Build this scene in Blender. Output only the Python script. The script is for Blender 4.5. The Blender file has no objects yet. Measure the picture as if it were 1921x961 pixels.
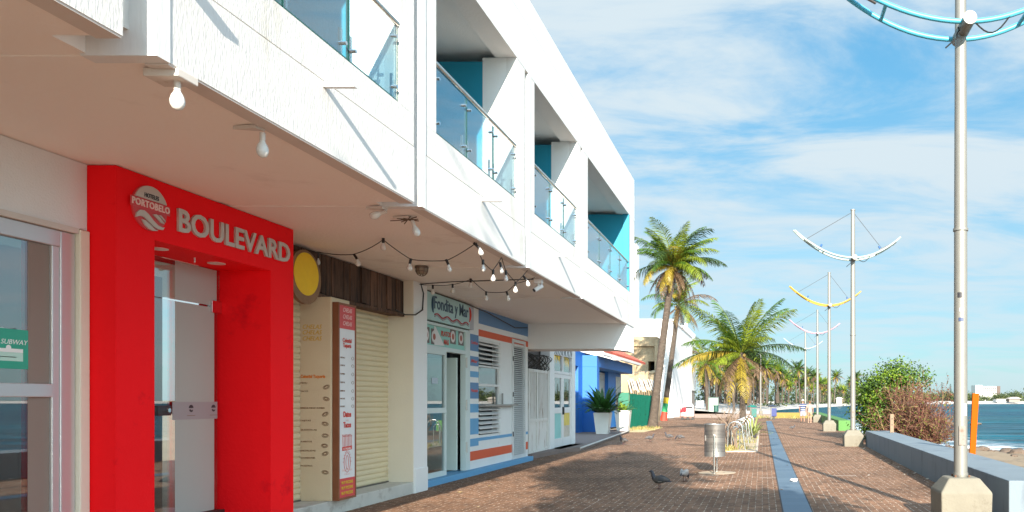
import bpy, bmesh, math, random
from math import sin, cos, pi, radians as R
from mathutils import Vector, Matrix
random.seed(7)
SC = bpy.context.scene
COL = SC.collection
CAMH, F, VX, VY = 1.6, 1480.0, 1430.0, 752.0   # eye height, focal length and vanishing point measured on the photo

def gy(py, z=0.0):            # depth of a point at height z seen on photo row py
    return F * (CAMH - z) / (py - VY)
def gx(px, y):                # side offset of a point at depth y seen on photo column px
    return (px - VX) * y / F
def gz(py, y):                # height of a point at depth y seen on photo row py
    return CAMH - (py - VY) * y / F
def wy(px, X):                # depth on a street-parallel wall X = const
    return F * X / (px - VX)

# ------------------------------------------------------------------ materials
MATS = {}
def nodes_of(name):
    m = bpy.data.materials.new(name); m.use_nodes = True
    nt = m.node_tree
    return m, nt, nt.nodes['Principled BSDF']
def lin(c):
    return tuple((x/12.92 if x <= .04045 else ((x+.055)/1.055)**2.4) for x in c)
def pm(name, col, rough=.6, metal=0., var=.12, scale=2.5, bump=0., bscale=40., stretch=(1,1,1), spec=.5, dirt=None, dscale=1.2, dthr=.6, trans=0., detail=5):
    """paint / stone / cloth: base colour broken up by noise, optional stains and relief"""
    if name in MATS: return MATS[name]
    m, nt, b = nodes_of(name)
    tc = nt.nodes.new('ShaderNodeTexCoord'); mp = nt.nodes.new('ShaderNodeMapping')
    nt.links.new(tc.outputs['Object'], mp.inputs[0]); mp.inputs['Scale'].default_value = stretch
    n = nt.nodes.new('ShaderNodeTexNoise'); n.inputs['Scale'].default_value = scale; n.inputs['Detail'].default_value = detail
    nt.links.new(tc.outputs['Object'], n.inputs['Vector'])
    mx = nt.nodes.new('ShaderNodeMix'); mx.data_type = 'RGBA'
    mx.inputs['A'].default_value = tuple(c*(1-var) for c in col)+(1,)
    mx.inputs['B'].default_value = tuple(min(1, c*(1+var)) for c in col)+(1,)
    nt.links.new(n.outputs['Fac'], mx.inputs['Factor'])
    out = mx.outputs['Result']
    if dirt:
        n2 = nt.nodes.new('ShaderNodeTexNoise'); n2.inputs['Scale'].default_value = dscale; n2.inputs['Detail'].default_value = 8
        n2.inputs['Roughness'].default_value = .7
        nt.links.new(mp.outputs[0], n2.inputs['Vector'])
        mr = nt.nodes.new('ShaderNodeMapRange'); mr.inputs['From Min'].default_value = dthr; mr.inputs['From Max'].default_value = dthr+.15
        nt.links.new(n2.outputs['Fac'], mr.inputs['Value'])
        m2 = nt.nodes.new('ShaderNodeMix'); m2.data_type = 'RGBA'
        m2.inputs['B'].default_value = tuple(dirt)+(1,)
        nt.links.new(out, m2.inputs['A']); nt.links.new(mr.outputs[0], m2.inputs['Factor'])
        out = m2.outputs['Result']
    nt.links.new(out, b.inputs['Base Color'])
    b.inputs['Roughness'].default_value = rough; b.inputs['Metallic'].default_value = metal
    b.inputs['Specular IOR Level'].default_value = spec
    if trans:
        b.inputs['Transmission Weight'].default_value = 0
        b.inputs['Subsurface Weight'].default_value = 0
    if bump:
        n3 = nt.nodes.new('ShaderNodeTexNoise'); n3.inputs['Scale'].default_value = bscale; n3.inputs['Detail'].default_value = 4
        nt.links.new(mp.outputs[0], n3.inputs['Vector'])
        bp = nt.nodes.new('ShaderNodeBump'); bp.inputs['Strength'].default_value = 1; bp.inputs['Distance'].default_value = bump
        nt.links.new(n3.outputs['Fac'], bp.inputs['Height']); nt.links.new(bp.outputs[0], b.inputs['Normal'])
    MATS[name] = m
    return m
def leafmat(name, col, var=.35):
    """thin leaf: some light passes through"""
    if name in MATS: return MATS[name]
    m, nt, b = nodes_of(name)
    g = nt.nodes.new('ShaderNodeNewGeometry'); hs = nt.nodes.new('ShaderNodeMix'); hs.data_type = 'RGBA'
    hs.inputs['A'].default_value = tuple(c*(1-var) for c in col)+(1,)
    hs.inputs['B'].default_value = tuple(c*(1+var) for c in col)+(1,)
    nt.links.new(g.outputs['Random Per Island'], hs.inputs['Factor'])
    nt.links.new(hs.outputs['Result'], b.inputs['Base Color'])
    b.inputs['Roughness'].default_value = .45; b.inputs['Specular IOR Level'].default_value = .35
    tr = nt.nodes.new('ShaderNodeBsdfTranslucent'); nt.links.new(hs.outputs['Result'], tr.inputs['Color'])
    mxs = nt.nodes.new('ShaderNodeMixShader'); mxs.inputs[0].default_value = .3
    o = nt.nodes['Material Output']
    nt.links.new(b.outputs[0], mxs.inputs[1]); nt.links.new(tr.outputs[0], mxs.inputs[2]); nt.links.new(mxs.outputs[0], o.inputs['Surface'])
    MATS[name] = m
    return m
def glassmat(name, tint, refl=.0, ior=1.5, rough=.0, opaque=0., ocol=(.5,.5,.5)):
    if name in MATS: return MATS[name]
    m, nt, b = nodes_of(name)
    nt.nodes.remove(b)
    o = nt.nodes['Material Output']
    t = nt.nodes.new('ShaderNodeBsdfTransparent'); t.inputs[0].default_value = tuple(tint)+(1,)
    g = nt.nodes.new('ShaderNodeBsdfGlossy'); g.inputs['Roughness'].default_value = rough; g.inputs[0].default_value = (1,1,1,1)
    # Schlick reflectance of a thin pane, the same from both sides
    ge = nt.nodes.new('ShaderNodeNewGeometry'); dp = nt.nodes.new('ShaderNodeVectorMath'); dp.operation = 'DOT_PRODUCT'
    nt.links.new(ge.outputs['Normal'], dp.inputs[0]); nt.links.new(ge.outputs['Incoming'], dp.inputs[1])
    ab = nt.nodes.new('ShaderNodeMath'); ab.operation = 'ABSOLUTE'; nt.links.new(dp.outputs['Value'], ab.inputs[0])
    om = nt.nodes.new('ShaderNodeMath'); om.operation = 'SUBTRACT'; om.use_clamp = True; om.inputs[0].default_value = 1; nt.links.new(ab.outputs[0], om.inputs[1])
    pw = nt.nodes.new('ShaderNodeMath'); pw.operation = 'POWER'; pw.inputs[1].default_value = 5; nt.links.new(om.outputs[0], pw.inputs[0])
    ad = nt.nodes.new('ShaderNodeMath'); ad.operation = 'MULTIPLY_ADD'; ad.use_clamp = True; ad.inputs[1].default_value = .9; ad.inputs[2].default_value = .04+refl
    nt.links.new(pw.outputs[0], ad.inputs[0])
    base = t.outputs[0]
    if opaque:
        d = nt.nodes.new('ShaderNodeBsdfDiffuse'); d.inputs[0].default_value = tuple(ocol)+(1,)
        mo = nt.nodes.new('ShaderNodeMixShader'); mo.inputs[0].default_value = opaque
        nt.links.new(base, mo.inputs[1]); nt.links.new(d.outputs[0], mo.inputs[2]); base = mo.outputs[0]
    mx = nt.nodes.new('ShaderNodeMixShader')
    nt.links.new(ad.outputs[0], mx.inputs[0]); nt.links.new(base, mx.inputs[1]); nt.links.new(g.outputs[0], mx.inputs[2])
    nt.links.new(mx.outputs[0], o.inputs['Surface'])
    MATS[name] = m
    return m

# ------------------------------------------------------------------ mesh builder
class MB:
    def __init__(s): s.v=[]; s.f=[]; s.m=[]
    def add(s, vs, fs, m=0):
        o=len(s.v); s.v+= [tuple(p) for p in vs]; s.f+= [tuple(i+o for i in q) for q in fs]; s.m+=[m]*len(fs); return s
    def box(s, x0,x1,y0,y1,z0,z1,m=0):
        if x0>x1: x0,x1=x1,x0
        if y0>y1: y0,y1=y1,y0
        if z0>z1: z0,z1=z1,z0
        return s.add([(x0,y0,z0),(x1,y0,z0),(x1,y1,z0),(x0,y1,z0),(x0,y0,z1),(x1,y0,z1),(x1,y1,z1),(x0,y1,z1)],
              [(3,2,1,0),(4,5,6,7),(0,1,5,4),(1,2,6,5),(2,3,7,6),(3,0,4,7)],m)
    def prism(s, poly, axis, a, b, m=0):
        """poly: 2D outline; axis 'x','y','z' = extrusion axis from a to b"""
        n=len(poly)
        def P(p,t):
            return {'x':(t,p[0],p[1]),'y':(p[0],t,p[1]),'z':(p[0],p[1],t)}[axis]
        vs=[P(p,a) for p in poly]+[P(p,b) for p in poly]
        fs=[tuple(range(n))[::-1],tuple(range(n,2*n))]+[(i,(i+1)%n,n+(i+1)%n,n+i) for i in range(n)]
        return s.add(vs,fs,m)
    def tube(s, pts, r, n=8, cap=True, m=0, closed=False):
        pts=[Vector(p) for p in pts]; k=len(pts)
        rs = r if isinstance(r,(list,tuple)) else [r]*k
        vs=[]; u=None
        for i,p in enumerate(pts):
            if closed: t=pts[(i+1)%k]-pts[i-1]
            else: t = pts[min(i+1,k-1)]-pts[max(i-1,0)]
            if t.length<1e-9: t=Vector((0,0,1))
            t.normalize()
            if u is None:
                u = t.cross(Vector((0,0,1)) if abs(t.z)<.95 else Vector((1,0,0))).normalized()
            u = (u - t*u.dot(t))
            if u.length<1e-6: u=t.orthogonal()
            u.normalize(); w=t.cross(u)
            for j in range(n):
                a=2*pi*j/n; vs.append(p+(u*cos(a)+w*sin(a))*rs[i])
        fs=[]
        for i in range(k if closed else k-1):
            i2=(i+1)%k
            for j in range(n):
                fs.append((i*n+j, i*n+(j+1)%n, i2*n+(j+1)%n, i2*n+j))
        if cap and not closed:
            fs.append(tuple(range(n))[::-1]); fs.append(tuple((k-1)*n+j for j in range(n)))
        return s.add(vs,fs,m)
    def cyl(s,p0,p1,r,n=12,m=0,r1=None): return s.tube([p0,p1],[r,r1 if r1 is not None else r],n,True,m)
    def lathe(s, prof, c=(0,0,0), n=24, m=0, axis='z'):
        vs=[];fs=[];k=len(prof)
        for (r,z) in prof:
            for j in range(n):
                a=2*pi*j/n; x,y=r*cos(a),r*sin(a)
                p={'z':(x,y,z),'x':(z,x,y),'y':(x,z,y)}[axis]
                vs.append((p[0]+c[0],p[1]+c[1],p[2]+c[2]))
        for i in range(k-1):
            for j in range(n): fs.append((i*n+j,i*n+(j+1)%n,(i+1)*n+(j+1)%n,(i+1)*n+j))
        fs.append(tuple(range(n))[::-1]); fs.append(tuple((k-1)*n+j for j in range(n)))
        return s.add(vs,fs,m)
    def loft(s, rings, n=12, mfun=None):
        """rings: (centre, u vector, w vector) ellipses"""
        vs=[];fs=[];ms=[];k=len(rings)
        for (c,u,w) in rings:
            c=Vector(c);u=Vector(u);w=Vector(w)
            for j in range(n):
                a=2*pi*j/n; vs.append(c+u*cos(a)+w*sin(a))
        o=len(s.v)
        for i in range(k-1):
            for j in range(n):
                fs.append((i*n+j,i*n+(j+1)%n,(i+1)*n+(j+1)%n,(i+1)*n+j)); ms.append(mfun(i,j) if mfun else 0)
        fs.append(tuple(range(n))[::-1]); ms.append(mfun(0,0) if mfun else 0)
        fs.append(tuple((k-1)*n+j for j in range(n))); ms.append(mfun(k-2,0) if mfun else 0)
        s.v+=[tuple(p) for p in vs]; s.f+=[tuple(i+o for i in q) for q in fs]; s.m+=ms
        return s
    def ico(s,c,r,sub=2,m=0,sx=1,sy=1,sz=1):
        bm=bmesh.new(); bmesh.ops.create_icosphere(bm,subdivisions=sub,radius=1)
        bm.verts.ensure_lookup_table()
        vs=[(c[0]+v.co.x*r*sx,c[1]+v.co.y*r*sy,c[2]+v.co.z*r*sz) for v in bm.verts]
        fs=[tuple(v.index for v in f.verts) for f in bm.faces]; bm.free()
        return s.add(vs,fs,m)
    def xf(s, M):
        s.v=[tuple(M@Vector(p)) for p in s.v]; return s
    def build(s, name, mats, parent=None, world=True, smooth=None, bevel=0., label=None, kind=None):
        me=bpy.data.meshes.new(name)
        off=Vector((0,0,0))
        if parent and world:
            p=parent
            while p: off+=p.location; p=p.parent
        me.from_pydata([(a-off.x,b-off.y,c-off.z) for a,b,c in s.v],[],s.f)
        if not isinstance(mats,(list,tuple)): mats=[mats]
        for m in mats: me.materials.append(m)
        if len(mats)>1: me.polygons.foreach_set('material_index', s.m)
        me.update()
        if smooth is not None:
            me.shade_smooth(); me.set_sharp_from_angle(angle=R(smooth))
        o=bpy.data.objects.new(name,me); COL.objects.link(o)
        if parent: o.parent=parent
        if bevel:
            b=o.modifiers.new('edge','BEVEL'); b.width=bevel; b.segments=2; b.limit_method='ANGLE'
        if label: o['label']=label
        if kind: o['kind']=kind
        return o

def thing(name,label,cat,loc=(0,0,0),group=None,rz=0):
    o=bpy.data.objects.new(name,None); COL.objects.link(o); o.location=loc; o.rotation_euler=(0,0,rz)
    o.empty_display_size=.1
    o['label']=label; o['category']=cat
    if group: o['group']=group
    return o
def tag(o,label,cat,group=None):
    o['label']=label; o['category']=cat
    if group: o['group']=group
    return o
def children(o): return [c for c in bpy.data.objects if c.parent==o]
def copy_tree(o,parent=None):
    c=o.copy(); COL.objects.link(c)
    if parent: c.parent=parent
    for ch in list(o.children): copy_tree(ch,c)
    return c

XF_X = lambda o: Matrix(((0,0,1,o[0]),(1,0,0,o[1]),(0,1,0,o[2]),(0,0,0,1)))      # faces +X (street), reads along +Y
XF_Y = lambda o: Matrix(((1,0,0,o[0]),(0,0,-1,o[1]),(0,1,0,o[2]),(0,0,0,1)))     # faces -Y, reads along +X
def text(name,s,size,mat,parent,origin,face='X',ext=.004,width=None,align='LEFT',shear=0,bold=0,rot=0,sp=1.0,label=None):
    cu=bpy.data.curves.new('lettering','FONT'); cu.body=s; cu.size=size; cu.extrude=ext; cu.align_x=align; cu.shear=shear; cu.offset=bold; cu.space_character=sp
    cu.resolution_u=3
    to=bpy.data.objects.new('lettering',cu); COL.objects.link(to)
    bpy.context.view_layer.update()
    me=bpy.data.meshes.new_from_object(to.evaluated_get(bpy.context.evaluated_depsgraph_get()))
    bpy.data.objects.remove(to); bpy.data.curves.remove(cu)
    if width:
        xs=[v.co.x for v in me.vertices]; w=max(xs)-min(xs); k=width/w; x0=min(xs) if align=='LEFT' else 0
        for v in me.vertices: v.co.x=(v.co.x-x0)*k
    M=(XF_X if face=='X' else XF_Y)(origin)@Matrix.Rotation(rot,4,'Z')
    off=Vector((0,0,0)); p=parent
    while p: off+=p.location; p=p.parent
    me.transform(Matrix.Translation(-off)@M)
    me.materials.clear(); me.materials.append(mat); me.name=name
    o=bpy.data.objects.new(name,me); COL.objects.link(o); o.parent=parent
    if label: o['label']=label
    return o

# palette (base colours)
WHITE = pm('white_wall_paint',(.76,.75,.725),.75,var=.03,bump=.004,bscale=60,dirt=(.62,.58,.52),dscale=.8,dthr=.72)
STUCCO = pm('combed_white_stucco',(.68,.66,.63),.85,var=.07,scale=5,bump=.0036,bscale=14,stretch=(4.5,4.5,1.3),dirt=(.52,.48,.41),dscale=.30,dthr=.57)
SMOOTHW = pm('smooth_white_band',(.70,.69,.67),.7,var=.04,bump=.003,bscale=30,stretch=(1,1,.2),dirt=(.55,.51,.44),dscale=.8,dthr=.62)
SOFFIT = pm('soffit_bounce_tint',(.87,.785,.715),.8,var=.04,scale=.7,bump=.004,bscale=25,dirt=(.72,.63,.56),dscale=.55,dthr=.58)  # white soffit with warm light bounced off the bricks put into the colour
SOFFIT2 = pm('soffit_faint_bounce',(.83,.77,.71),.8,var=.04,scale=.7,bump=.004,bscale=25,dirt=(.62,.54,.48),dscale=.55,dthr=.58)  # same soffit, with less of the bounced brick light in the colour
TEAL = pm('teal_paint',(.004,.23,.34),.6,var=.05,bump=.002)
RED = pm('red_portal_paint',(.95,.006,.011),.65,spec=.12,var=.06,scale=1.1,dirt=(.62,.0,.008),dscale=1.3,dthr=.60,bump=.003,bscale=45)
CREAM = pm('cream_plaster',(.72,.60,.40),.75,var=.05,bump=.003,bscale=30,dirt=(.55,.43,.27),dscale=1.0,dthr=.62)
PALECREAM = pm('pale_cream_plaster',(.76,.68,.55),.75,var=.05,bump=.003,dirt=(.6,.5,.36),dscale=1.0,dthr=.63)
ALU = pm('brushed_aluminium',(.62,.60,.60),.35,metal=.6,var=.04)
STEEL = pm('stainless_steel',(.62,.61,.58),.25,metal=1.,var=.08,scale=6)
CHROME = pm('chrome',(.8,.8,.8),.12,metal=1.,var=.02)
DARK = pm('dark_interior',(.03,.03,.032),.8)
BLACK = pm('black_plastic',(.012,.012,.012),.5)
CONC = pm('concrete',(.17,.155,.12),.9,var=.15,scale=5,bump=.006,bscale=30,dirt=(.10,.085,.06),dscale=2.2,dthr=.56)
STEPC = pm('worn_concrete_step',(.55,.52,.46),.9,var=.12,scale=4,bump=.005,dirt=(.33,.29,.24),dscale=2.5,dthr=.55)
GREYTXT = pm('grey_sign_letter',(.55,.50,.45),.4,metal=.2,var=.04)
BULB = pm('frosted_bulb',(.66,.64,.60),.25,var=.02)
def letters(name,col): return pm(name,col,.5,var=.03)
REDINK=letters('red_ink',(.62,.05,.03)); DARKINK=letters('dark_ink',(.03,.03,.035)); YELINK=letters('yellow_ink',(.72,.45,.04)); WHITEINK=letters('white_ink',(.85,.83,.8)); ORINK=letters('orange_ink',(.75,.22,.03)); BROWNINK=letters('brown_ink',(.22,.11,.05)); PINKINK=letters('pale_pink_ink',(.85,.6,.55)); NAVYINK=letters('navy_ink',(.03,.08,.14))

# ------------------------------------------------------------------ world, sun, camera
SUN_DIR = Vector((-.205,1,-.40)).normalized()          # the way sunlight travels, from the bracket and pole shadows
EL = math.asin(-SUN_DIR.z)
w=bpy.data.worlds.new('World'); SC.world=w; w.use_nodes=True
nt=w.node_tree; bg=nt.nodes['Background']
sky=nt.nodes.new('ShaderNodeTexSky'); sky.sky_type='NISHITA'; sky.sun_disc=False
sky.sun_elevation=EL
to_sun=-SUN_DIR
sky.sun_rotation=math.atan2(to_sun.x,to_sun.y)
sky.air_density=1.0; sky.dust_density=.6; sky.ozone_density=2.0; sky.altitude=0
def N(t,**k):
    n=nt.nodes.new(t)
    for a,b in k.items(): setattr(n,a,b)
    return n
L=nt.links.new
tcw=N('ShaderNodeTexCoord'); sep=N('ShaderNodeSeparateXYZ'); L(tcw.outputs['Generated'],sep.inputs[0])
# cloud layer: project the view direction on a flat deck
zc=N('ShaderNodeMath',operation='MAXIMUM'); zc.inputs[1].default_value=.03; L(sep.outputs['Z'],zc.inputs[0])
za=N('ShaderNodeMath',operation='ADD'); za.inputs[1].default_value=.10; L(zc.outputs[0],za.inputs[0])
dx=N('ShaderNodeMath',operation='DIVIDE'); L(sep.outputs['X'],dx.inputs[0]); L(za.outputs[0],dx.inputs[1])
dy=N('ShaderNodeMath',operation='DIVIDE'); L(sep.outputs['Y'],dy.inputs[0]); L(za.outputs[0],dy.inputs[1])
cmb=N('ShaderNodeCombineXYZ'); L(dx.outputs[0],cmb.inputs['X']); L(dy.outputs[0],cmb.inputs['Y'])
mpw=N('ShaderNodeMapping'); mpw.inputs['Rotation'].default_value=(0,0,R(-25)); mpw.inputs['Scale'].default_value=(.75,1.35,1); mpw.inputs['Location'].default_value=(3.1,1.7,0)
L(cmb.outputs[0],mpw.inputs[0])
n1=N('ShaderNodeTexNoise'); n1.inputs['Scale'].default_value=1.45; n1.inputs['Detail'].default_value=11; n1.inputs['Roughness'].default_value=.62; n1.inputs['Distortion'].default_value=.55
L(mpw.outputs[0],n1.inputs['Vector'])
cr=N('ShaderNodeMapRange',interpolation_type='SMOOTHSTEP'); cr.inputs['From Min'].default_value=.33; cr.inputs['From Max'].default_value=.62
L(n1.outputs['Fac'],cr.inputs['Value'])
# fewer clouds low over the sea
fade=N('ShaderNodeMapRange',interpolation_type='SMOOTHSTEP'); fade.inputs['From Min'].default_value=.02; fade.inputs['From Max'].default_value=.30; fade.inputs['To Min'].default_value=.5
L(sep.outputs['Z'],fade.inputs['Value'])
mk=N('ShaderNodeMath',operation='MULTIPLY'); L(cr.outputs[0],mk.inputs[0]); L(fade.outputs[0],mk.inputs[1])
mk2=N('ShaderNodeMath',operation='MULTIPLY'); mk2.inputs[1].default_value=1.0; L(mk.outputs[0],mk2.inputs[0])
tint=N('ShaderNodeMix',data_type='RGBA',blend_type='MULTIPLY'); tint.inputs['Factor'].default_value=1; tint.inputs['B'].default_value=(.7,1.0,1.0,1)
L(sky.outputs[0],tint.inputs['A'])
# marine air: the clear-sky colour leans to a pale blue-grey low over the sea
rmp=N('ShaderNodeValToRGB'); e=rmp.color_ramp.elements
e[0].position=0; e[0].color=(.37,.57,.68,1); e[1].position=.62; e[1].color=(.07,.36,.70,1)
q_=e.new(.18); q_.color=(.35,.595,.75,1); q_=e.new(.36); q_.color=(.16,.48,.77,1)
L(sep.outputs['Z'],rmp.inputs[0])
sc5=N('ShaderNodeVectorMath',operation='SCALE'); sc5.inputs['Scale'].default_value=4.25; L(rmp.outputs[0],sc5.inputs[0])
air=N('ShaderNodeMix',data_type='RGBA'); air.inputs['Factor'].default_value=.8; L(tint.outputs['Result'],air.inputs['A']); L(sc5.outputs[0],air.inputs['B'])
cm=N('ShaderNodeMix',data_type='RGBA'); cm.inputs['B'].default_value=(2.85,3.35,3.65,1)
L(air.outputs['Result'],cm.inputs['A']); L(mk2.outputs[0],cm.inputs['Factor'])
# sky round the sun, behind the camera, boosted to add fill light
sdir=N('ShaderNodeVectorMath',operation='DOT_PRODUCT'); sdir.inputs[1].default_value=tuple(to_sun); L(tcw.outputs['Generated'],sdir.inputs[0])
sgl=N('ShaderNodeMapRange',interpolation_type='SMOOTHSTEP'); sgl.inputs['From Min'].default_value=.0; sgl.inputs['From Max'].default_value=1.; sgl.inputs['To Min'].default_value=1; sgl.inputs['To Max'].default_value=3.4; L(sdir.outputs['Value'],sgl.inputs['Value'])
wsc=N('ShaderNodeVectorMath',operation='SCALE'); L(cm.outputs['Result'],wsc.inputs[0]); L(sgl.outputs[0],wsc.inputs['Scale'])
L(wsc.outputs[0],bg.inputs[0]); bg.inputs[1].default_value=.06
sl=bpy.data.lights.new('sun','SUN'); sl.energy=3.5; sl.angle=R(.5); sl.color=(1,.91,.78)
so=bpy.data.objects.new('sun',sl); COL.objects.link(so); so.rotation_euler=SUN_DIR.to_track_quat('-Z','Y').to_euler(); so.location=(5,-20,12)

cam=bpy.data.cameras.new('camera'); co=bpy.data.objects.new('camera',cam); COL.objects.link(co); SC.camera=co
co.location=(0,0,CAMH); co.rotation_euler=(R(90),0,0)
cam.sensor_width=36; cam.lens=F/1921*36; cam.shift_x=(960.5-VX)/1921; cam.shift_y=(VY-480.5)/1921
cam.clip_start=.1; cam.clip_end=9000
vs=SC.view_settings; vs.view_transform='Standard'; vs.look='None'; vs.gamma=1; vs.exposure=2.05; vs.use_curve_mapping=False
SC.cycles.max_bounces=8; SC.cycles.transparent_max_bounces=16
SC.cycles.use_denoising=True

# ------------------------------------------------------------------ ground
def paving(name,c1,c2,mortar,off=0):
    m,nt_,b=nodes_of(name); nd=nt_.nodes; lk=nt_.links.new
    tc=nd.new('ShaderNodeTexCoord'); sp=nd.new('ShaderNodeSeparateXYZ'); cb=nd.new('ShaderNodeCombineXYZ')
    lk(tc.outputs['Object'],sp.inputs[0]); lk(sp.outputs['Y'],cb.inputs['X']); lk(sp.outputs['X'],cb.inputs['Y'])
    br=nd.new('ShaderNodeTexBrick'); br.inputs['Scale'].default_value=1; br.inputs['Brick Width'].default_value=.21; br.inputs['Row Height'].default_value=.105
    br.inputs['Mortar Size'].default_value=.0065; br.inputs['Mortar Smooth'].default_value=.2; br.inputs['Bias'].default_value=-.1
    nj=nd.new('ShaderNodeTexNoise'); nj.inputs['Scale'].default_value=9; nj.inputs['Detail'].default_value=3; nj.inputs['Roughness'].default_value=.8; lk(tc.outputs['Object'],nj.inputs['Vector'])
    rj=nd.new('ShaderNodeValToRGB'); rj.color_ramp.elements[0].position=.47; rj.color_ramp.elements[0].color=tuple(c*.62 for c in c1)+(1,); rj.color_ramp.elements[1].position=.60; rj.color_ramp.elements[1].color=mortar+(1,)
    lk(nj.outputs['Fac'],rj.inputs[0]); lk(rj.outputs[0],br.inputs['Mortar'])
    br.inputs['Color1'].default_value=c1+(1,); br.inputs['Color2'].default_value=c2+(1,); br.inputs['Mortar'].default_value=mortar+(1,)
    lk(cb.outputs[0],br.inputs['Vector'])
    n=nd.new('ShaderNodeTexNoise'); n.inputs['Scale'].default_value=.45; n.inputs['Detail'].default_value=7; n.inputs['Roughness'].default_value=.65; lk(tc.outputs['Object'],n.inputs['Vector'])
    mr=nd.new('ShaderNodeMapRange'); mr.inputs['From Min'].default_value=.3; mr.inputs['From Max'].default_value=.7; mr.inputs['To Min'].default_value=.62; mr.inputs['To Max'].default_value=1.32; lk(n.outputs['Fac'],mr.inputs['Value'])
    n2=nd.new('ShaderNodeTexNoise'); n2.inputs['Scale'].default_value=14; n2.inputs['Detail'].default_value=5; lk(tc.outputs['Object'],n2.inputs['Vector'])
    mr2=nd.new('ShaderNodeMapRange'); mr2.inputs['From Min'].default_value=.3; mr2.inputs['From Max'].default_value=.7; mr2.inputs['To Min'].default_value=.8; mr2.inputs['To Max'].default_value=1.2; lk(n2.outputs['Fac'],mr2.inputs['Value'])
    mu=nd.new('ShaderNodeMath'); mu.operation='MULTIPLY'; lk(mr.outputs[0],mu.inputs[0]); lk(mr2.outputs[0],mu.inputs[1])
    vm=nd.new('ShaderNodeVectorMath'); vm.operation='SCALE'; lk(br.outputs['Color'],vm.inputs[0]); lk(mu.outputs[0],vm.inputs['Scale'])
    # sandy drifts lying on the bricks
    n3=nd.new('ShaderNodeTexNoise'); n3.inputs['Scale'].default_value=.8; n3.inputs['Detail'].default_value=9; n3.inputs['Roughness'].default_value=.75
    mpp=nd.new('ShaderNodeMapping'); mpp.inputs['Scale'].default_value=(1.6,.6,1); mpp.inputs['Location'].default_value=(5,2,0); lk(tc.outputs['Object'],mpp.inputs[0]); lk(mpp.outputs[0],n3.inputs['Vector'])
    m3=nd.new('ShaderNodeMapRange'); m3.inputs['From Min'].default_value=.6; m3.inputs['From Max'].default_value=.78; m3.inputs['To Max'].default_value=.55; lk(n3.outputs['Fac'],m3.inputs['Value'])
    mx=nd.new('ShaderNodeMix'); mx.data_type='RGBA'; mx.inputs['B'].default_value=(.28,.19,.13,1); lk(vm.outputs[0],mx.inputs['A']); lk(m3.outputs[0],mx.inputs['Factor'])
    n4=nd.new('ShaderNodeTexNoise'); n4.inputs['Scale'].default_value=1.7; n4.inputs['Detail'].default_value=7; n4.inputs['Roughness'].default_value=.7; n4.inputs['Distortion'].default_value=.8; lk(tc.outputs['Object'],n4.inputs['Vector'])
    m4=nd.new('ShaderNodeMapRange'); m4.inputs['From Min'].default_value=.58; m4.inputs['From Max'].default_value=.70; m4.inputs['To Min'].default_value=1; m4.inputs['To Max'].default_value=.58; lk(n4.outputs['Fac'],m4.inputs['Value'])
    v4=nd.new('ShaderNodeVectorMath'); v4.operation='SCALE'; lk(mx.outputs['Result'],v4.inputs[0]); lk(m4.outputs[0],v4.inputs['Scale'])
    lk(v4.outputs[0],b.inputs['Base Color'])
    b.inputs['Roughness'].default_value=.85; b.inputs['Specular IOR Level'].default_value=.25
    bp=nd.new('ShaderNodeBump'); bp.inputs['Strength'].default_value=.6; bp.inputs['Distance'].default_value=.006; bp.invert=True
    ad=nd.new('ShaderNodeMath'); ad.operation='ADD'; lk(br.outputs['Fac'],ad.inputs[0]); lk(n2.outputs['Fac'],ad.inputs[1])
    lk(ad.outputs[0],bp.inputs['Height']); lk(bp.outputs[0],b.inputs['Normal'])
    return m
PAVE=paving('brick_paving',(.225,.120,.070),(.140,.075,.045),(.62,.52,.41))
MB().add([(-8.3,-30,0),(5.0,-30,0),(5.0,74,0),(-8.3,74,0)],[(0,1,2,3)]).build('promenade',PAVE,kind='structure')
EARTH=pm('sandy_earth',(.30,.24,.17),.95,var=.25,scale=.3,bump=.02,bscale=3)
SAND=pm('beach_sand',(.225,.165,.105),.95,var=.2,scale=1.5,bump=.03,bscale=3,dirt=(.085,.06,.04),dscale=1.1,dthr=.50)
WSAND=pm('white_far_sand',(.47,.43,.39),.95,var=.06,scale=.2,bump=.02,bscale=1)
# land behind the shops and beyond the promenade, out to the far shore
MB().add([(-8.3,-200,-.006),(-8.3,74,-.006),(-8.3,95,-.006),(-60,300,-.006),(-60,1500,-.006),(-4000,1500,-.006),(-4000,-200,-.006)],[(0,1,2,3,4,5,6)]).build('ground',EARTH,kind='structure')
MB().add([(-8.3,74,-.004),(4.8,74,-.004),(4.8,96,-.004),(-8.3,100,-.004),(-40,130,-.004),(-40,74,-.004)],[(0,1,2,3,4,5)]).build('plaza_ground',pm('dusty_pink_paving',(.36,.25,.19),.9,var=.12,scale=1.2,bump=.003),kind='structure')
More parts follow.
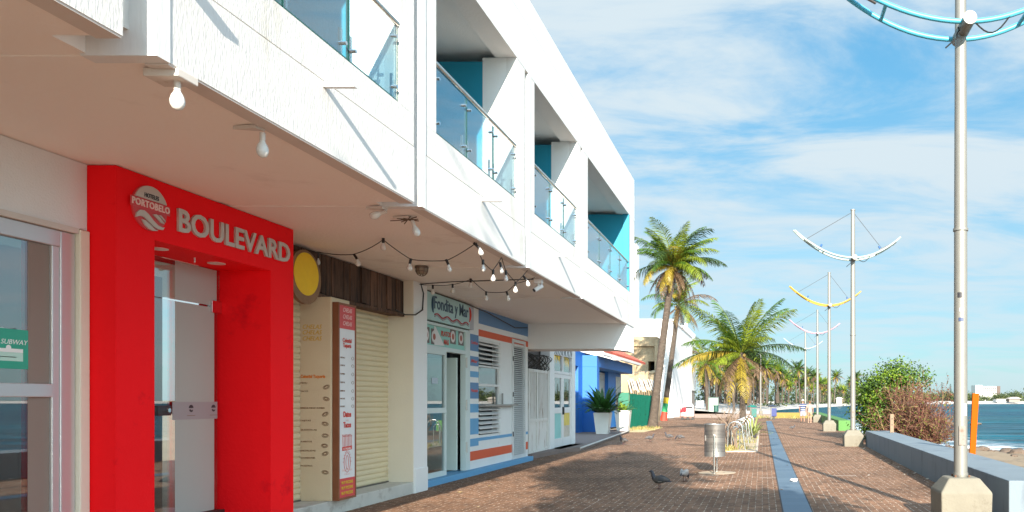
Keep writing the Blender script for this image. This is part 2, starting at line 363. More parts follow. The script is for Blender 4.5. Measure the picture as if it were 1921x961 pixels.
# blue tile strip
m,nt_,b=nodes_of('blue_tile_strip'); nd=nt_.nodes; lk=nt_.links.new
tc=nd.new('ShaderNodeTexCoord'); br=nd.new('ShaderNodeTexBrick'); br.offset=0; br.inputs['Scale'].default_value=1; br.inputs['Brick Width'].default_value=.42; br.inputs['Row Height'].default_value=.42; br.inputs['Mortar Size'].default_value=.006
br.inputs['Color1'].default_value=(.070,.115,.165,1); br.inputs['Color2'].default_value=(.10,.15,.20,1); br.inputs['Mortar'].default_value=(.07,.09,.12,1)
lk(tc.outputs['Object'],br.inputs['Vector'])
n=nd.new('ShaderNodeTexNoise'); n.inputs['Scale'].default_value=9; n.inputs['Detail'].default_value=8; n.inputs['Roughness'].default_value=.75; lk(tc.outputs['Object'],n.inputs['Vector'])
mr=nd.new('ShaderNodeMapRange'); mr.inputs['From Min'].default_value=.55; mr.inputs['From Max'].default_value=.8; mr.inputs['To Max'].default_value=.6; lk(n.outputs['Fac'],mr.inputs['Value'])
mx=nd.new('ShaderNodeMix'); mx.data_type='RGBA'; mx.inputs['B'].default_value=(.24,.235,.225,1); lk(br.outputs['Color'],mx.inputs['A']); lk(mr.outputs[0],mx.inputs['Factor']); lk(mx.outputs['Result'],b.inputs['Base Color'])
b.inputs['Roughness'].default_value=.6
BLUESTRIP=m
MB().add([(0,0,0),(.41,0,0),(.41,68,0),(0,68,0)],[(0,1,2,3)]).build('tactile_path',BLUESTRIP,kind='structure').location=(.305,-6,.006)
DKEDGE=pm('dark_joint',(.05,.045,.045),.9)
for x in (.285,.717): MB().add([(x,-6,.004),(x+.018,-6,.004),(x+.018,62,.004),(x,62,.004)],[(0,1,2,3)]).build('path_edge',DKEDGE,kind='structure')
# pale concrete lines crossing the bricks here and there
for (px,py,wd) in [(1130,843,.9),(1180,834,.8),(1265,858,.7),(1530,839,.8),(1500,811,.9),(1580,893,.6),(1330,892,.4),(1445,897,.45)]:
    y=gy(py); x=gx(px,y); MB().add([(x-wd/2,y-.03,.004),(x+wd/2,y-.03,.004),(x+wd/2,y+.03,.004),(x-wd/2,y+.03,.004)],[(0,1,2,3)]).build('paving_joint',pm('pale_joint',(.52,.42,.34),.9),kind='structure')

# raised sidewalk of the next shops
sw=[(-5.75,24.9),(-6.2,32),(-6.65,39.2),(-7.6,40.2),(-12,41),(-12,21.6),(-6.3,21.6),(-6.1,24.6)]
MB().prism(sw,'z',-.05,.12).build('sidewalk',[pm('grey_sidewalk',(.20,.15,.13),.9,var=.2,scale=3,bump=.004)],kind='structure')
MB().tube([(-5.74,24.9,.10),(-6.19,32,.10),(-6.64,39.2,.10)],.035,4).build('kerb',pm('pale_kerb',(.5,.47,.43),.9),kind='structure')

# ------------------------------------------------------------------ sea and beach
def sea_mat():
    m,nt_,b=nodes_of('sea_water'); nd=nt_.nodes; lk=nt_.links.new
    tc=nd.new('ShaderNodeTexCoord')
    n0=nd.new('ShaderNodeTexNoise'); n0.inputs['Scale'].default_value=.012; n0.inputs['Detail'].default_value=4
    mp0=nd.new('ShaderNodeMapping'); mp0.inputs['Scale'].default_value=(.5,1.2,1); lk(tc.outputs['Object'],mp0.inputs[0]); lk(mp0.outputs[0],n0.inputs['Vector'])
    mr=nd.new('ShaderNodeMapRange'); mr.inputs['From Min'].default_value=.38; mr.inputs['From Max'].default_value=.62; lk(n0.outputs['Fac'],mr.inputs['Value'])
    mx=nd.new('ShaderNodeMix'); mx.data_type='RGBA'; mx.inputs['A'].default_value=(.003,.042,.080,1); mx.inputs['B'].default_value=(.005,.088,.118,1); lk(mr.outputs[0],mx.inputs['Factor'])
    # whitecaps / foam streaks near the beach: attribute painted by distance to the shore
    at=nd.new('ShaderNodeAttribute'); at.attribute_name='foam'
    nf=nd.new('ShaderNodeTexNoise'); nf.inputs['Scale'].default_value=.9; nf.inputs['Detail'].default_value=9; nf.inputs['Roughness'].default_value=.8
    mpf=nd.new('ShaderNodeMapping'); mpf.inputs['Scale'].default_value=(.35,1.0,1); mpf.inputs['Rotation'].default_value=(0,0,R(-12)); lk(tc.outputs['Object'],mpf.inputs[0]); lk(mpf.outputs[0],nf.inputs['Vector'])
    ad=nd.new('ShaderNodeMath'); ad.operation='MULTIPLY_ADD'; ad.inputs[1].default_value=.36; lk(at.outputs['Fac'],ad.inputs[0]); lk(nf.outputs['Fac'],ad.inputs[2])
    fr=nd.new('ShaderNodeMapRange'); fr.inputs['From Min'].default_value=.70; fr.inputs['From Max'].default_value=.86; lk(ad.outputs[0],fr.inputs['Value'])
    m2=nd.new('ShaderNodeMix'); m2.data_type='RGBA'; m2.inputs['B'].default_value=(.62,.66,.68,1); lk(mx.outputs['Result'],m2.inputs['A']); lk(fr.outputs[0],m2.inputs['Factor'])
    # wave shading painted in the colour: darker troughs, paler backs
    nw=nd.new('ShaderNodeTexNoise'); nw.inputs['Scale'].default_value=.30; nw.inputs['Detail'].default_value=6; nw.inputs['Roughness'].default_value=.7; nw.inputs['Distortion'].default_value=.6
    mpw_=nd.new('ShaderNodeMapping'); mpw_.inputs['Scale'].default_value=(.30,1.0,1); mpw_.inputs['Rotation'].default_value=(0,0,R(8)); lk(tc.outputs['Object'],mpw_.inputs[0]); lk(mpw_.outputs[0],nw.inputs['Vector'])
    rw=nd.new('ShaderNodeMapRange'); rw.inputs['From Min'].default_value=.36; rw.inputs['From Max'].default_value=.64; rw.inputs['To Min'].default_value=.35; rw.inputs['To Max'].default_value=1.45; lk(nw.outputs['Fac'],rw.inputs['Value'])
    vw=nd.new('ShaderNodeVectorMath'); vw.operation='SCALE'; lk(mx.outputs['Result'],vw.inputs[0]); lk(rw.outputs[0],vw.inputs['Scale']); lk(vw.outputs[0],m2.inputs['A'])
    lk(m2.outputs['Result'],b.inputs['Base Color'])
    b.inputs['Roughness'].default_value=.35; b.inputs['IOR'].default_value=1.33; b.inputs['Specular IOR Level'].default_value=.16
    # three sizes of waves
    mp=nd.new('ShaderNodeMapping'); mp.inputs['Scale'].default_value=(.32,1.,1); mp.inputs['Rotation'].default_value=(0,0,R(8)); lk(tc.outputs['Object'],mp.inputs[0])
    h=None
    for sc_,amp in ((.07,5.0),(.22,2.4),(.75,1.0),(2.6,.30)):
        nn=nd.new('ShaderNodeTexNoise'); nn.inputs['Scale'].default_value=sc_; nn.inputs['Detail'].default_value=3; nn.inputs['Distortion'].default_value=.4; lk(mp.outputs[0],nn.inputs['Vector'])
        mm=nd.new('ShaderNodeMath'); mm.operation='MULTIPLY_ADD'; mm.inputs[1].default_value=amp
        lk(nn.outputs['Fac'],mm.inputs[0])
        if h: lk(h,mm.inputs[2])
        else: mm.inputs[2].default_value=0
        h=mm.outputs[0]
    bp=nd.new('ShaderNodeBump'); bp.inputs['Strength'].default_value=.9; bp.inputs['Distance'].default_value=1.; lk(h,bp.inputs['Height']); lk(bp.outputs[0],b.inputs['Normal'])
    return m
SEAZ=-.8
def shore_x(y):
    P=[(-60,16),(0,15.5),(20,14.6),(30,12.9),(34,11.4),(38,9.9),(42,8.6),(50,6.9),(60,6.0),(80,6.2),(96,7)]
    if y<=P[0][0]: return P[0][1]
    for (a,b),(c,d) in zip(P,P[1:]):
        if y<=c: return b+(d-b)*(y-a)/(c-a)
    return P[-1][1]
# water: fine grid near the beach, coarse outside
xs=[4+i*.6 for i in range(60)]+[42,48,56,70,100,160,300,700,1600,4000]
ys=[-3000,-800,-200,-60]+[-40+i*1.5 for i in range(94)]+[104,112,125,150,200,300,500,900,2000,5000,8000]
xs=[-4000,-800,-100,-20]+xs
V=[];FO=[]
for y in ys:
    for x in xs:
        V.append((x,y,SEAZ)); d=x-shore_x(y)
        FO.append(max(0,1-max(0,d)/13) if -40<=y<=100 else 0)
nx=len(xs)
FS=[(j*nx+i,j*nx+i+1,(j+1)*nx+i+1,(j+1)*nx+i) for j in range(len(ys)-1) for i in range(nx-1)]
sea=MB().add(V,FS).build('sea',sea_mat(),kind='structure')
a=sea.data.attributes.new('foam','FLOAT','POINT'); a.data.foreach_set('value',FO)
# near beach
V=[];nbx=34
byr=[-60+i*1.2 for i in range(132)]
rb=random.Random(3)
for y in byr:
    s=shore_x(y)
    for i in range(nbx):
        t=i/(nbx-1)*1.35; x=4.0+t*(s-4.0)
        z=-.05-.78*t**1.2+(.05*sin(x*2.1+y*.7)+.04*sin(y*1.9-x*3.3)+rb.uniform(-.03,.03))*min(1,t*3)*(1 if t<.95 else .4)
        V.append((x,y,z))
FS=[(j*nbx+i,j*nbx+i+1,(j+1)*nbx+i+1,(j+1)*nbx+i) for j in range(len(byr)-1) for i in range(nbx-1)]
MB().add(V,FS).build('beach',SAND,smooth=60,kind='structure')
def beach_z(x,y):
    t=(x-4)/(shore_x(y)-4); return -.05-.78*max(0,t)**1.2
# far shore: sand rising to wooded land
shp=[(6.9,96),(5.5,130),(2.2,165),(3,195),(8,228),(16,262),(28,315),(46,395),(86,480),(120,552),(200,600),(420,660),(1200,800),(3500,1500)]
V=[];prof=[(-6,-1.4),(0,-.82),(6,-.3),(14,.35),(24,1.0),(34,1.35),(60,1.5),(3000,1.6)]
for k,(x,y) in enumerate(shp):
    p0=Vector(shp[max(0,k-1)]);p1=Vector(shp[min(len(shp)-1,k+1)]); t=(p1-p0).normalized(); nrm=Vector((-t.y,t.x))
    for (d,z) in prof:
        dd=min(d, 3000); q=Vector((x,y))+nrm*dd
        if d>=3000: q=Vector((x-3000 if k<9 else x-500,y+ (60 if k<5 else 2500)))
        V.append((q.x,q.y,z))
nb=len(prof)
FS=[(k*nb+i,(k+1)*nb+i,(k+1)*nb+i+1,k*nb+i+1) for k in range(len(shp)-1) for i in range(nb-1)]
fm=[0 if i<5 else 1 for k in range(len(shp)-1) for i in range(nb-1)]
b_=MB().add(V,FS); b_.m=fm
b_.build('far_shore',[WSAND,pm('scrub_ground',(.12,.12,.06),.95,var=.3,scale=.2)],kind='structure')

# rocks on the beach
ROCK=pm('beach_rock',(.105,.075,.055),.9,var=.3,scale=3,bump=.04,bscale=5)
def rock(x,y,r,seed,z=None,label='',g=None,sq=.6):
    rr=random.Random(seed); b=MB().ico((0,0,0),r,3)
    ax=[Vector((rr.uniform(-1,1),rr.uniform(-1,1),rr.uniform(-1,1))).normalized() for _ in range(9)]
    out=[]
    for p in b.v:
        p=Vector(p); k=1
        for q in ax:
            d=p.normalized().dot(q)
            if d>.72: k*=1-.5*(d-.72)
        k*=1+.08*sin(p.x*9/r)+.06*sin(p.y*11/r+p.z*7/r)
        out.append((p.x*k*1.25,p.y*k,p.z*k*sq))
    b.v=out
    o=b.build('beach_rock',ROCK,smooth=35); o.location=(x,y,(beach_z(x,y) if z is None else z)+r*.2)
    return tag(o,label,'rock',g)
GR='weathered rocks along the water line'
rocks=[(1838,846,.34,'tan rounded rock beside the foot of the orange post'),(1795,842,.2,'small brown rock just left of the orange post'),
 (1858,850,.16,'small dark pebble rock right of the orange post'),(1890,850,.36,'large pale rock at the surf line near the right edge'),
 (1912,852,.40,'large reddish brown rock on the beach at the right edge'),(1880,861,.14,'flat brown stone lying on the sand below the pale rock')]
rocks+=[(1780,836,.22,'low brown rock at the foot of the dry bush by the surf'),(1902,866,.12,'small dark stone on the sand near the right edge'),(1866,842,.26,'wet dark rock in the foam between the pale rock and the orange post'),(1918,842,.28,'wet brown rock in the surf at the right edge')]
for i,(px,py,r,lb) in enumerate(rocks):
    z=-.62; y=gy(py,z); x=gx(px,y)
    rock(x,y,r,i+11,beach_z(x,y),lb,GR)
for i,(px,py,r,lb) in enumerate([(1752,797,.7,'long low rock of the spit, nearest the dry bush'),(1768,793,.9,'brownish rock in the middle of the low spit in the water'),(1783,796,.6,'rock at the tip of the low spit, just left of the lamp post'),(1830,797,.5,'dark reddish rock alone in the water right of the orange post')]):
    y=gy(py,SEAZ); rock(gx(px,y),y,r,i+31,SEAZ-.05,lb,'rocks standing in the water',.45)

# ------------------------------------------------------------------ hotel upper floor over the arcade
FX=-3.63                                 # street face of the upper floor
hotel=thing('hotel_building','white upper storey of a hotel overhanging the shops, with teal balconies','building',(-8,6,0))
BAYS=[(-9,-3.0,None),(-2.84,.75,(-2.5,.35)),(.9,4.48,(1.25,4.1)),(4.72,8.23,(5.05,7.92)),(8.39,12.07,(8.79,11.68)),(12.24,15.78,(12.58,15.48)),(15.93,22.4,(16.43,21.5))]
ZS,ZG,ZB,ZO,ZL,ZR=3.67,4.25,4.58,6.68,7.42,7.86
for k,(y0,y1,op) in enumerate(BAYS):
    b=MB()
    b.box(FX-.16,FX,y0+(.11 if k else 0),y1,ZS,ZG-.006)
    b.box(FX-.16,FX-.004,y0+(.11 if k else 0),y1,ZG+.006,ZB)
    b.box(FX-.16,FX-.02,y0+.11,y1,ZG-.006,ZG+.006)
    if op:
        b.box(FX-.16,FX-.003,y0+.11,op[0],ZB,ZO); b.box(FX-.16,FX-.003,op[1],y1,ZB,ZO)
    else: b.box(FX-.16,FX-.003,y0,y1,ZB,ZO)
    b.build('fascia',STUCCO,hotel)
    if k: MB().box(FX-.45,FX+.006,y0,y0+.109,ZS-.004,ZO-.01).build('corner_strip',SMOOTHW,hotel)
    last = k==len(BAYS)-1
    ye = 21.2 if last else y1
    MB().box(-12,FX-.012,y0+(.03 if k else 0),ye-.004,ZS+.003,ZS+.14).build('soffit',SOFFIT if k<4 else SOFFIT2,hotel)
    MB().box(FX-.15,FX-.006,y0+(.11 if k else 0),ye-.003,ZS-.014,ZS+.002).build('soffit_edge',pm('soffit_edge_band',(.62,.55,.50),.8),hotel)
    if not last: MB().box(-12,-4.05,y1-.01,BAYS[k+1][0]+.04,ZS+.012,ZS+.15).build('soffit',SOFFIT if k<4 else SOFFIT2,hotel)
# band and parapet above the balconies
b=MB(); b.box(-3.95,FX,-9,22.4,ZO,ZL-.006); b.box(-3.95,FX-.004,-9,22.4,ZL+.006,ZR); b.box(-3.95,FX-.025,-9,22.4,ZL-.006,ZL+.006)
b.build('parapet',SMOOTHW,hotel)
MB().box(-12,-3.951,-9,22.4,ZO+.09,ZO+.3).build('balcony_ceiling',WHITE,hotel)
MB().box(-12,-3.96,-9,22.4,ZO+.32,ZR-.2).build('roof',CONC,hotel)
MB().box(-12,FX-.161,-9,21.2,ZS+.15,ZG).build('balcony_floor',pm('pale_balcony_tile',(.62,.60,.56),.5,var=.05),hotel)
MB().box(-6.1,-5.9,-9,22.3,ZG,ZO+.08).build('back_wall',WHITE,hotel)
MB().box(-12,-6.2,-9,-8.8,0,7.6).build('end_wall',WHITE,hotel)
MB().box(-12,FX-.17,22.15,22.395,3.0,ZO-.002).build('end_wall',WHITE,hotel)
# cross walls between balconies: white front 0.5 m, teal behind
for k in range(1,len(BAYS)-1):
    y0=BAYS[k][2][1]; y1=BAYS[k+1][2][0]
    n0,n1=BAYS[k][1],BAYS[k+1][0]
    b=MB(); b.box(-4.14,FX-.161,y0,n0,ZB-.3,ZO-.002); b.box(-4.14,-4.062,n0-.02,n1+.02,ZS+.151,ZO-.002); b.box(-4.055,FX-.162,n0-.06,n0-.006,ZS+.004,ZO-.003); b.box(-4.14,FX-.46,n1,y1,ZB-.3,ZO-.002); b.box(FX-.459,FX-.161,n1+.11,y1,ZB-.3,ZO-.002)
    b.build('cross_wall',WHITE,hotel)
    MB().box(-5.89,-4.142,y0,y1,ZG+.002,ZO-.06).build('teal_wall',TEAL,hotel)
MB().box(-5.89,FX-.165,21.5,22.14,ZG+.002,ZO-.002).build('teal_wall',TEAL,hotel)
MB().box(FX-.164,FX-.0,21.46,21.56,ZB+.002,ZO-.002).build('teal_jamb',TEAL,hotel)
# downstand at the far end with the slanted corner
b=MB().prism([(-6.4,2.99),(-4.12,3.0),(-3.80,3.66),(FX-.17,3.66),(FX-.17,3.67),(-6.4,3.67)],'y',21.2,22.14)
b.prism([(-4.12,3.0),(-3.645,2.94),(-3.645,3.668),(-3.80,3.662)],'y',21.21,22.39)
b.build('downstand',WHITE,hotel)
# balcony railings
RAILG=glassmat('balcony_glass',(.80,.925,.96),.13,1.52)
GEDGE=pm('glass_edge_green',(.02,.09,.08),.2,var=.02)
for k,(y0,y1,op) in enumerate(BAYS):
    if not op: continue
    a0,a1=op; zt=5.38
    hr=MB().tube([(FX-.03,a0+.01,zt),(FX-.03,a1-.01,zt)],.028,10).build('balcony_railing',STEEL,hotel,smooth=60)
    n=4 if k==6 else 3; wd=(a1-a0)/n
    for i in range(n):
        p0=a0+i*wd+.012; p1=a0+(i+1)*wd-.012
        MB().box(FX-.036,FX-.024,p0,p1,ZB+.03,zt-.05).build('glass_panel',RAILG,hr)
        for py in (p0+.0,p1-.0):
            MB().box(FX-.037,FX-.023,py-.005,py+.005,ZB+.03,zt-.05).build('glass_edge',GEDGE,hr)
        MB().box(FX-.036,FX-.022,p0,p1,ZB+.018,ZB+.03).build('glass_edge',GEDGE,hr)
        for py in (p0+.07,p1-.07):
            for z in (ZB+.14,zt-.16):
                MB().cyl((FX-.06,py,z),(FX+.005,py,z),.018,8).build('glass_clamp',CHROME,hr)
            MB().box(FX-.065,FX-.04,py-.015,py+.015,ZB+.001,ZB+.27).build('clamp_bar',STEEL,hr)
# projecting bars on the fascia
for (y,z,l,wd,lb) in [(2.8,4.215,.25,.05,None),(4.86,4.29,.11,.16,None),(6.54,4.215,.26,.055,None),(10.22,4.20,.25,.05,None),(14.06,4.19,.25,.05,None),(19.3,4.18,.22,.05,None)]:
    MB().box(FX,FX+l,y-wd/2,y+wd/2,z-.02,z+.02).build('projecting_bar',SMOOTHW,hotel,bevel=.004)

# ------------------------------------------------------------------ lamps under the overhang
def cfl_lamp(px,py,Y,label,rot=0.,plate=True,two=False):
    x=gx(px,Y); z=ZS
    t=thing('soffit_lamp',label,'lamp',(x,Y,z),'globe bulb lamps under the overhang')
    if plate: MB().box(x-.10,x+.12,Y-.09,Y+.09,z-.055,z-.003).build('mounting_plate',pm('aged_white_plastic',(.62,.56,.5),.6,dirt=(.4,.3,.2),dthr=.6,dscale=6),t,bevel=.006)
    else: MB().prism([(x-.16,Y-.02),(x+.03,Y-.05),(x+.05,Y+.03)],'z',z-.03,z-.003).build('mounting_plate',pm('aged_white_plastic',(.62,.56,.5),.6),t)
    d=Vector((sin(rot),0,-cos(rot))); c=Vector((x+.05,Y,z-.05))
    MB().tube([c,c+d*.06],.02,10).build('socket',pm('aged_white_plastic',(.62,.56,.5),.6),t,smooth=50)
    p=c+d*.05
    M=Matrix.Translation(p)@Vector((0,0,-1)).rotation_difference(d).to_matrix().to_4x4()
    MB().lathe([(.016,0),(.02,-.02),(.034,-.045),(.042,-.075),(.040,-.10),(.028,-.125),(.008,-.137)],n=16).xf(M).build('bulb',BULB,t,smooth=60)
    return t
cfl_lamp(318,142,4.98,'white bulb on a square plate under the nearest corner of the overhang')
cfl_lamp(480,235,5.95,'white bulb hanging from a torn bracket, second from the near corner',0,False)
cfl_lamp(716,385,8.42,'round white bulb sticking sideways beside the slot above the red portal',-1.25,False)
t=cfl_lamp(765,405,8.85,'white bulb under a tangle of twigs by the overhang edge',.35,False)
bt=MB()
for i in range(7):
    a=random.uniform(0,6.28); c=Vector((gx(765,8.85),8.85,ZS-.04)); d=Vector((cos(a),sin(a)*.5,random.uniform(-.25,.1)))
    bt.tube([c-d*.12,c+d*random.uniform(.08,.2)],.006,5)
bt.build('twig',pm('dry_twig',(.16,.11,.08),.9),t)
# caged bulkhead lamp and security camera
yb=2.07*F/252; xb=gx(791,yb)
t=thing('caged_lamp','round bulkhead lamp in a wire cage on the soffit','lamp',(xb,yb,ZS))
MB().lathe([(.10,0),(.10,-.03),(.06,-.035)],(xb,yb,ZS),18).build('lamp_base',pm('bronze',(.16,.12,.09),.5,metal=.5),t,smooth=40)
MB().lathe([(.085,-.03),(.08,-.08),(.05,-.12),(.01,-.13)],(xb,yb,ZS),16).build('lamp_glass',pm('smoky_glass',(.28,.23,.17),.2),t,smooth=60)
cg=MB()
for i in range(4):
    a=pi*i/4; cg.tube([(xb+cos(a)*.1*cos(u),yb+sin(a)*.1*cos(u),ZS-.03-.12*sin(u)) for u in [pi*q/10 for q in range(11)]],.005,5)
cg.tube([(xb+.09*cos(u),yb+.09*sin(u),ZS-.08) for u in [2*pi*q/16 for q in range(16)]],.005,5,closed=True)
cg.build('wire_cage',pm('bronze',(.16,.12,.09),.5,metal=.5),t)
yc=13.35; xc=gx(1010,yc)
t=thing('security_camera','small white security camera where the bulb strings end','camera',(xc,yc,ZS))
MB().box(xc-.07,xc+.07,yc-.05,yc+.05,ZS-.09,ZS-.002).build('junction_box',SMOOTHW,t,bevel=.01)
MB().tube([(xc,yc,ZS-.09),(xc,yc-.01,ZS-.13)],.018,8).build('bracket',SMOOTHW,t)
MB().tube([(xc+.05,yc+.04,ZS-.12),(xc-.05,yc-.07,ZS-.21)],.038,14).build('camera_body',SMOOTHW,t,smooth=40)
MB().tube([(xc-.05,yc-.07,ZS-.21),(xc-.055,yc-.075,ZS-.215)],.03,14).build('lens',BLACK,t)

# ------------------------------------------------------------------ string lights
def zhook(px,Y): return (gx(px,Y),Y,ZS-.012)
def pt(px,py,Y): return (gx(px,Y),Y,gz(py,Y))
def string(name,label,nodes,bulbs,group):
    t=thing(name,label,'string lights',nodes[0],group)
    pts=[]
    for a,b in zip(nodes,nodes[1:]):
        a=Vector(a);b=Vector(b); l=(b-a).length
        for i in range(6):
            u=i/6; p=a.lerp(b,u); p.z-=.10*l*u*(1-u); pts.append(p)
    pts.append(Vector(nodes[-1]))
    MB().tube(pts,.006,5).build('cable',BLACK,t)
    for (px,py,Y,tx) in bulbs:
        p=Vector(pt(px,py,Y))
        so_=MB().tube([p+Vector((0,0,.02)),p-Vector((-tx*.3,0,.05))],.017,10).build('socket',BLACK,t,smooth=50)
        q=p-Vector((-tx*.3,0,.045)); M=Matrix.Translation(q)@Vector((0,0,-1)).rotation_difference(Vector((tx,0,-1)).normalized()).to_matrix().to_4x4()
        MB().lathe([(.013,0),(.018,-.02),(.030,-.045),(.034,-.065),(.030,-.085),(.016,-.098),(.004,-.101)],n=14).xf(M).build('bulb',BULB,so_,smooth=60)
G='festoon strings of white bulbs under the overhang'
string('string_light','black cord of white bulbs from the yellow disc out to the overhang edge',
  [pt(592,472,11.0),pt(660,478,10.75),pt(719,450,10.06),pt(771,487,10.35),pt(838,489,10.3),pt(892,457,10.2)],
  [(596,478,10.98,0),(664,480,10.72,.15),(719,449,10.06,0),(771,488,10.35,-.05),(837,490,10.3,.1),(889,459,10.2,.25)],G)
string('string_light','short cord of white bulbs looping along the edge of the overhang',
  [pt(894,456,10.25),pt(905,490,10.7),pt(924,508,11.1),pt(941,483,11.33),pt(949,508,11.7),pt(968,530,12.1),pt(990,507,12.45)],
  [(906,490,10.7,0),(925,509,11.1,0),(938,495,11.3,.05),(949,510,11.7,0),(967,532,12.1,0),(982,521,12.4,.2)],G)
string('string_light','black cord of white bulbs crossing above the lettered teal sign',
  [pt(778,532,13.85),pt(812,535,13.7),pt(848,534,13.5),pt(884,524,13.25),pt(912,548,13.1),pt(950,548,13.0),pt(968,532,12.9),pt(1003,521,13.2)],
  [(812,537,13.7,0),(849,535,13.5,0),(883,525,13.25,0),(912,549,13.1,0),(950,549,13.0,.08)],G)
ca=MB().tube([pt(776,534,13.9),pt(850,529,13.7),pt(940,526,13.5),pt(1004,524,13.35)],.008,5).build('overhead_cable',BLACK)
tag(ca,'straight black cable running from the white pillar to the security camera','cable')
ca=MB().tube([(-6.0,13.85,3.66),(-5.99,13.95,3.5),(-5.985,13.9,3.2),(-5.98,13.6,3.08),(-5.98,13.2,3.04),(-6.0,12.9,3.09)],.012,6).build('loose_cable',BLACK)
tag(ca,'loose black cable drooping down the white pillar by the wooden board','cable')

# ------------------------------------------------------------------ window shop, left edge
WX=-5.92
ws=thing('shop_window','tall aluminium framed shop window left of the red portal','shop window',(WX,4,0))
MB().box(-6.2,WX,-9,6.915,3.09,ZS-.002).build('wall',WHITE,ws)
MB().box(-6.2,WX+.03,6.815,6.913,0,3.08).build('wall_jamb',PALECREAM,ws,bevel=.008)
MB().box(-6.2,WX+.02,-9,6.812,3.04,3.088).build('head_trim',pm('aged_trim',(.62,.56,.5),.6),ws)
fr=MB(); fr.box(WX-.09,WX-.01,6.67,6.81,.06,3.035); fr.box(WX-.09,WX-.012,-9,6.67,2.90,3.035); 
fr.box(WX-.09,WX-.012,-9,6.60,1.63,1.74); fr.box(WX-.085,WX-.02,6.60,6.67,.06,2.90)
fr.build('window_frame',ALU,ws,bevel=.006)
SHOPG=glassmat('shop_glass',(.72,.76,.76),.16,1.5)
MB().box(WX-.055,WX-.045,-9,6.60,.06,2.90).build('glass',SHOPG,ws)
MB().box(-6.9,-6.7,-9,6.6,0,3.1).build('interior_wall',pm('brown_interior',(.25,.20,.17),.8,var=.1),ws)
MB().box(WX-.0445,WX-.0435,6.405,6.598,.065,2.895).build('added_pane_strip',pm('taupe_pane_tone',(.27,.20,.165),.5,var=.08,scale=1,spec=.3),ws)  # opaque strip added on the glass, standing for its brown part without reflection
MB().box(-6.7,-6.2,-9,6.6,0,.05).build('interior_floor',CONC,ws)
MB().box(-6.1,WX+.05,-9,6.9,-.05,.06).build('sill',STEPC,ws)
st=thing('window_sticker','green notice sticker with white writing on the left shop window','sticker',(WX,5.8,1.9))
sx=WX-.043
ya,yb_=wy(-90,WX),wy(62,WX)
MB().box(sx,sx+.004,ya,yb_,1.6+.066*5.92/1.46*.95,2.17).build('sheet',pm('green_sticker',(.03,.36,.24),.5),st)
z0=1.6+(752-686)/1370*5.92; z1=1.6+(752-633)/1370*5.92
text('lettering','SUBWAY',.055,WHITEINK,st,(sx+.005,wy(10,WX),z1-.065),'X',.0008,shear=.25)
for (u0,u1,zz,h) in [(-60,52,z1-.13,.03),(-70,40,z1-.17,.006)]:
    MB().box(sx+.0045,sx+.0055,wy(u0,WX),wy(u1,WX),zz,zz+h).build('white_strip',WHITEINK,st)
MB().box(sx+.0045,sx+.0055,wy(-50,WX),wy(52,WX),z0+.03,z0+.10).build('white_panel',pm('pale_green_ink',(.5,.72,.62),.5),st)
MB().lathe([(.022,0),(.022,.001)],(sx+.005,wy(25,WX),z0+.135),16,axis='x').build('round_mark',WHITEINK,st)
for (px,lb) in ((14,'pale round sticker above the left end of the green notice'),(37,'small dark round sticker above the green notice')):
    y=wy(px,WX); o=MB().lathe([(.026,0),(.026,.002)],(sx,y,z1+.04),16,axis='x').build('round_sticker',pm('pale_sticker',(.45,.55,.55),.5) if px<20 else pm('dark_sticker',(.1,.13,.15),.5)); tag(o,lb,'sticker')

# ------------------------------------------------------------------ red portal
PX=-5.67; PY0,PY1,QY0,QY1=6.92,9.54,7.36,9.10
po=thing('red_portal','bright red square entrance portal with grey lettering','entrance',(PX,8.2,0))
b=MB(); b.box(-6.5,PX,PY0,QY0,0,3.665); b.box(-6.5,PX,QY1,PY1,0,3.665); b.box(-6.5,PX,QY0,QY1,3.10,3.665)
b.build('portal_frame',RED,po)
MB().box(-6.5,PX+.25,QY0+.002,QY1-.002,-.02,.30).build('threshold',STEPC,po)
MB().box(-6.34,-6.20,QY0+.003,QY1-.003,.302,.35).build('door_sill',pm('dark_bronze_metal',(.07,.06,.055),.4,metal=.6),po)
DG=glassmat('door_glass',(.88,.90,.89),.12,1.5)
GX=-6.26
d1=MB().box(GX-.006,GX+.006,QY0+.005,QY1-.05,.352,2.665).build('glass_door',DG,po)
MB().box(GX-.006,GX+.006,QY0+.005,QY1-.01,2.675,3.098).build('transom_glass',DG,po)
FROST=pm('band_vinyl',(.36,.33,.32),.5,var=.03)
zb0,zb1=1.6-34/1040*6.26,1.6-2/1040*6.26
MB().box(GX+.0078,GX+.0088,8.36,QY1-.051,zb0,zb1).build('frosted_band',FROST,d1)
for px in (357,399):
    y=wy(px,GX)
    MB().prism([(y+.035*cos(a),zb0+.125+.035*sin(a)) for a in [pi*q/10 for q in range(11)]],'x',GX+.009,GX+.0098).build('band_emblem',DARKINK,d1)
    MB().prism([(y-.03,zb0+.105),(y-.012,zb0+.112),(y+.005,zb0+.10),(y+.03,zb0+.108),(y+.02,zb0+.085),(y,zb0+.08),(y-.02,zb0+.088)],'x',GX+.009,GX+.0098).build('band_emblem',DARKINK,d1)
    MB().box(GX+.009,GX+.0098,y-.06,y+.06,zb0+.04,zb0+.045).build('band_lettering',BROWNINK,d1)
MB().box(GX-.03,GX+.03,wy(393,GX),QY1-.003,2.60,2.74).build('hinge',CHROME,po,bevel=.005)
hl=MB().box(GX-.03,GX+.035,wy(290,GX),wy(316,GX),1.6-.036*6.26+.07,1.6-.008*6.26).build('lock_plate',pm('black_lock',(.03,.03,.035),.35),d1,bevel=.01)
MB().cyl((GX+.035,wy(305,GX),1.50),(GX+.075,wy(305,GX),1.50),.022,12).build('lock_knob',CHROME,hl,smooth=40)
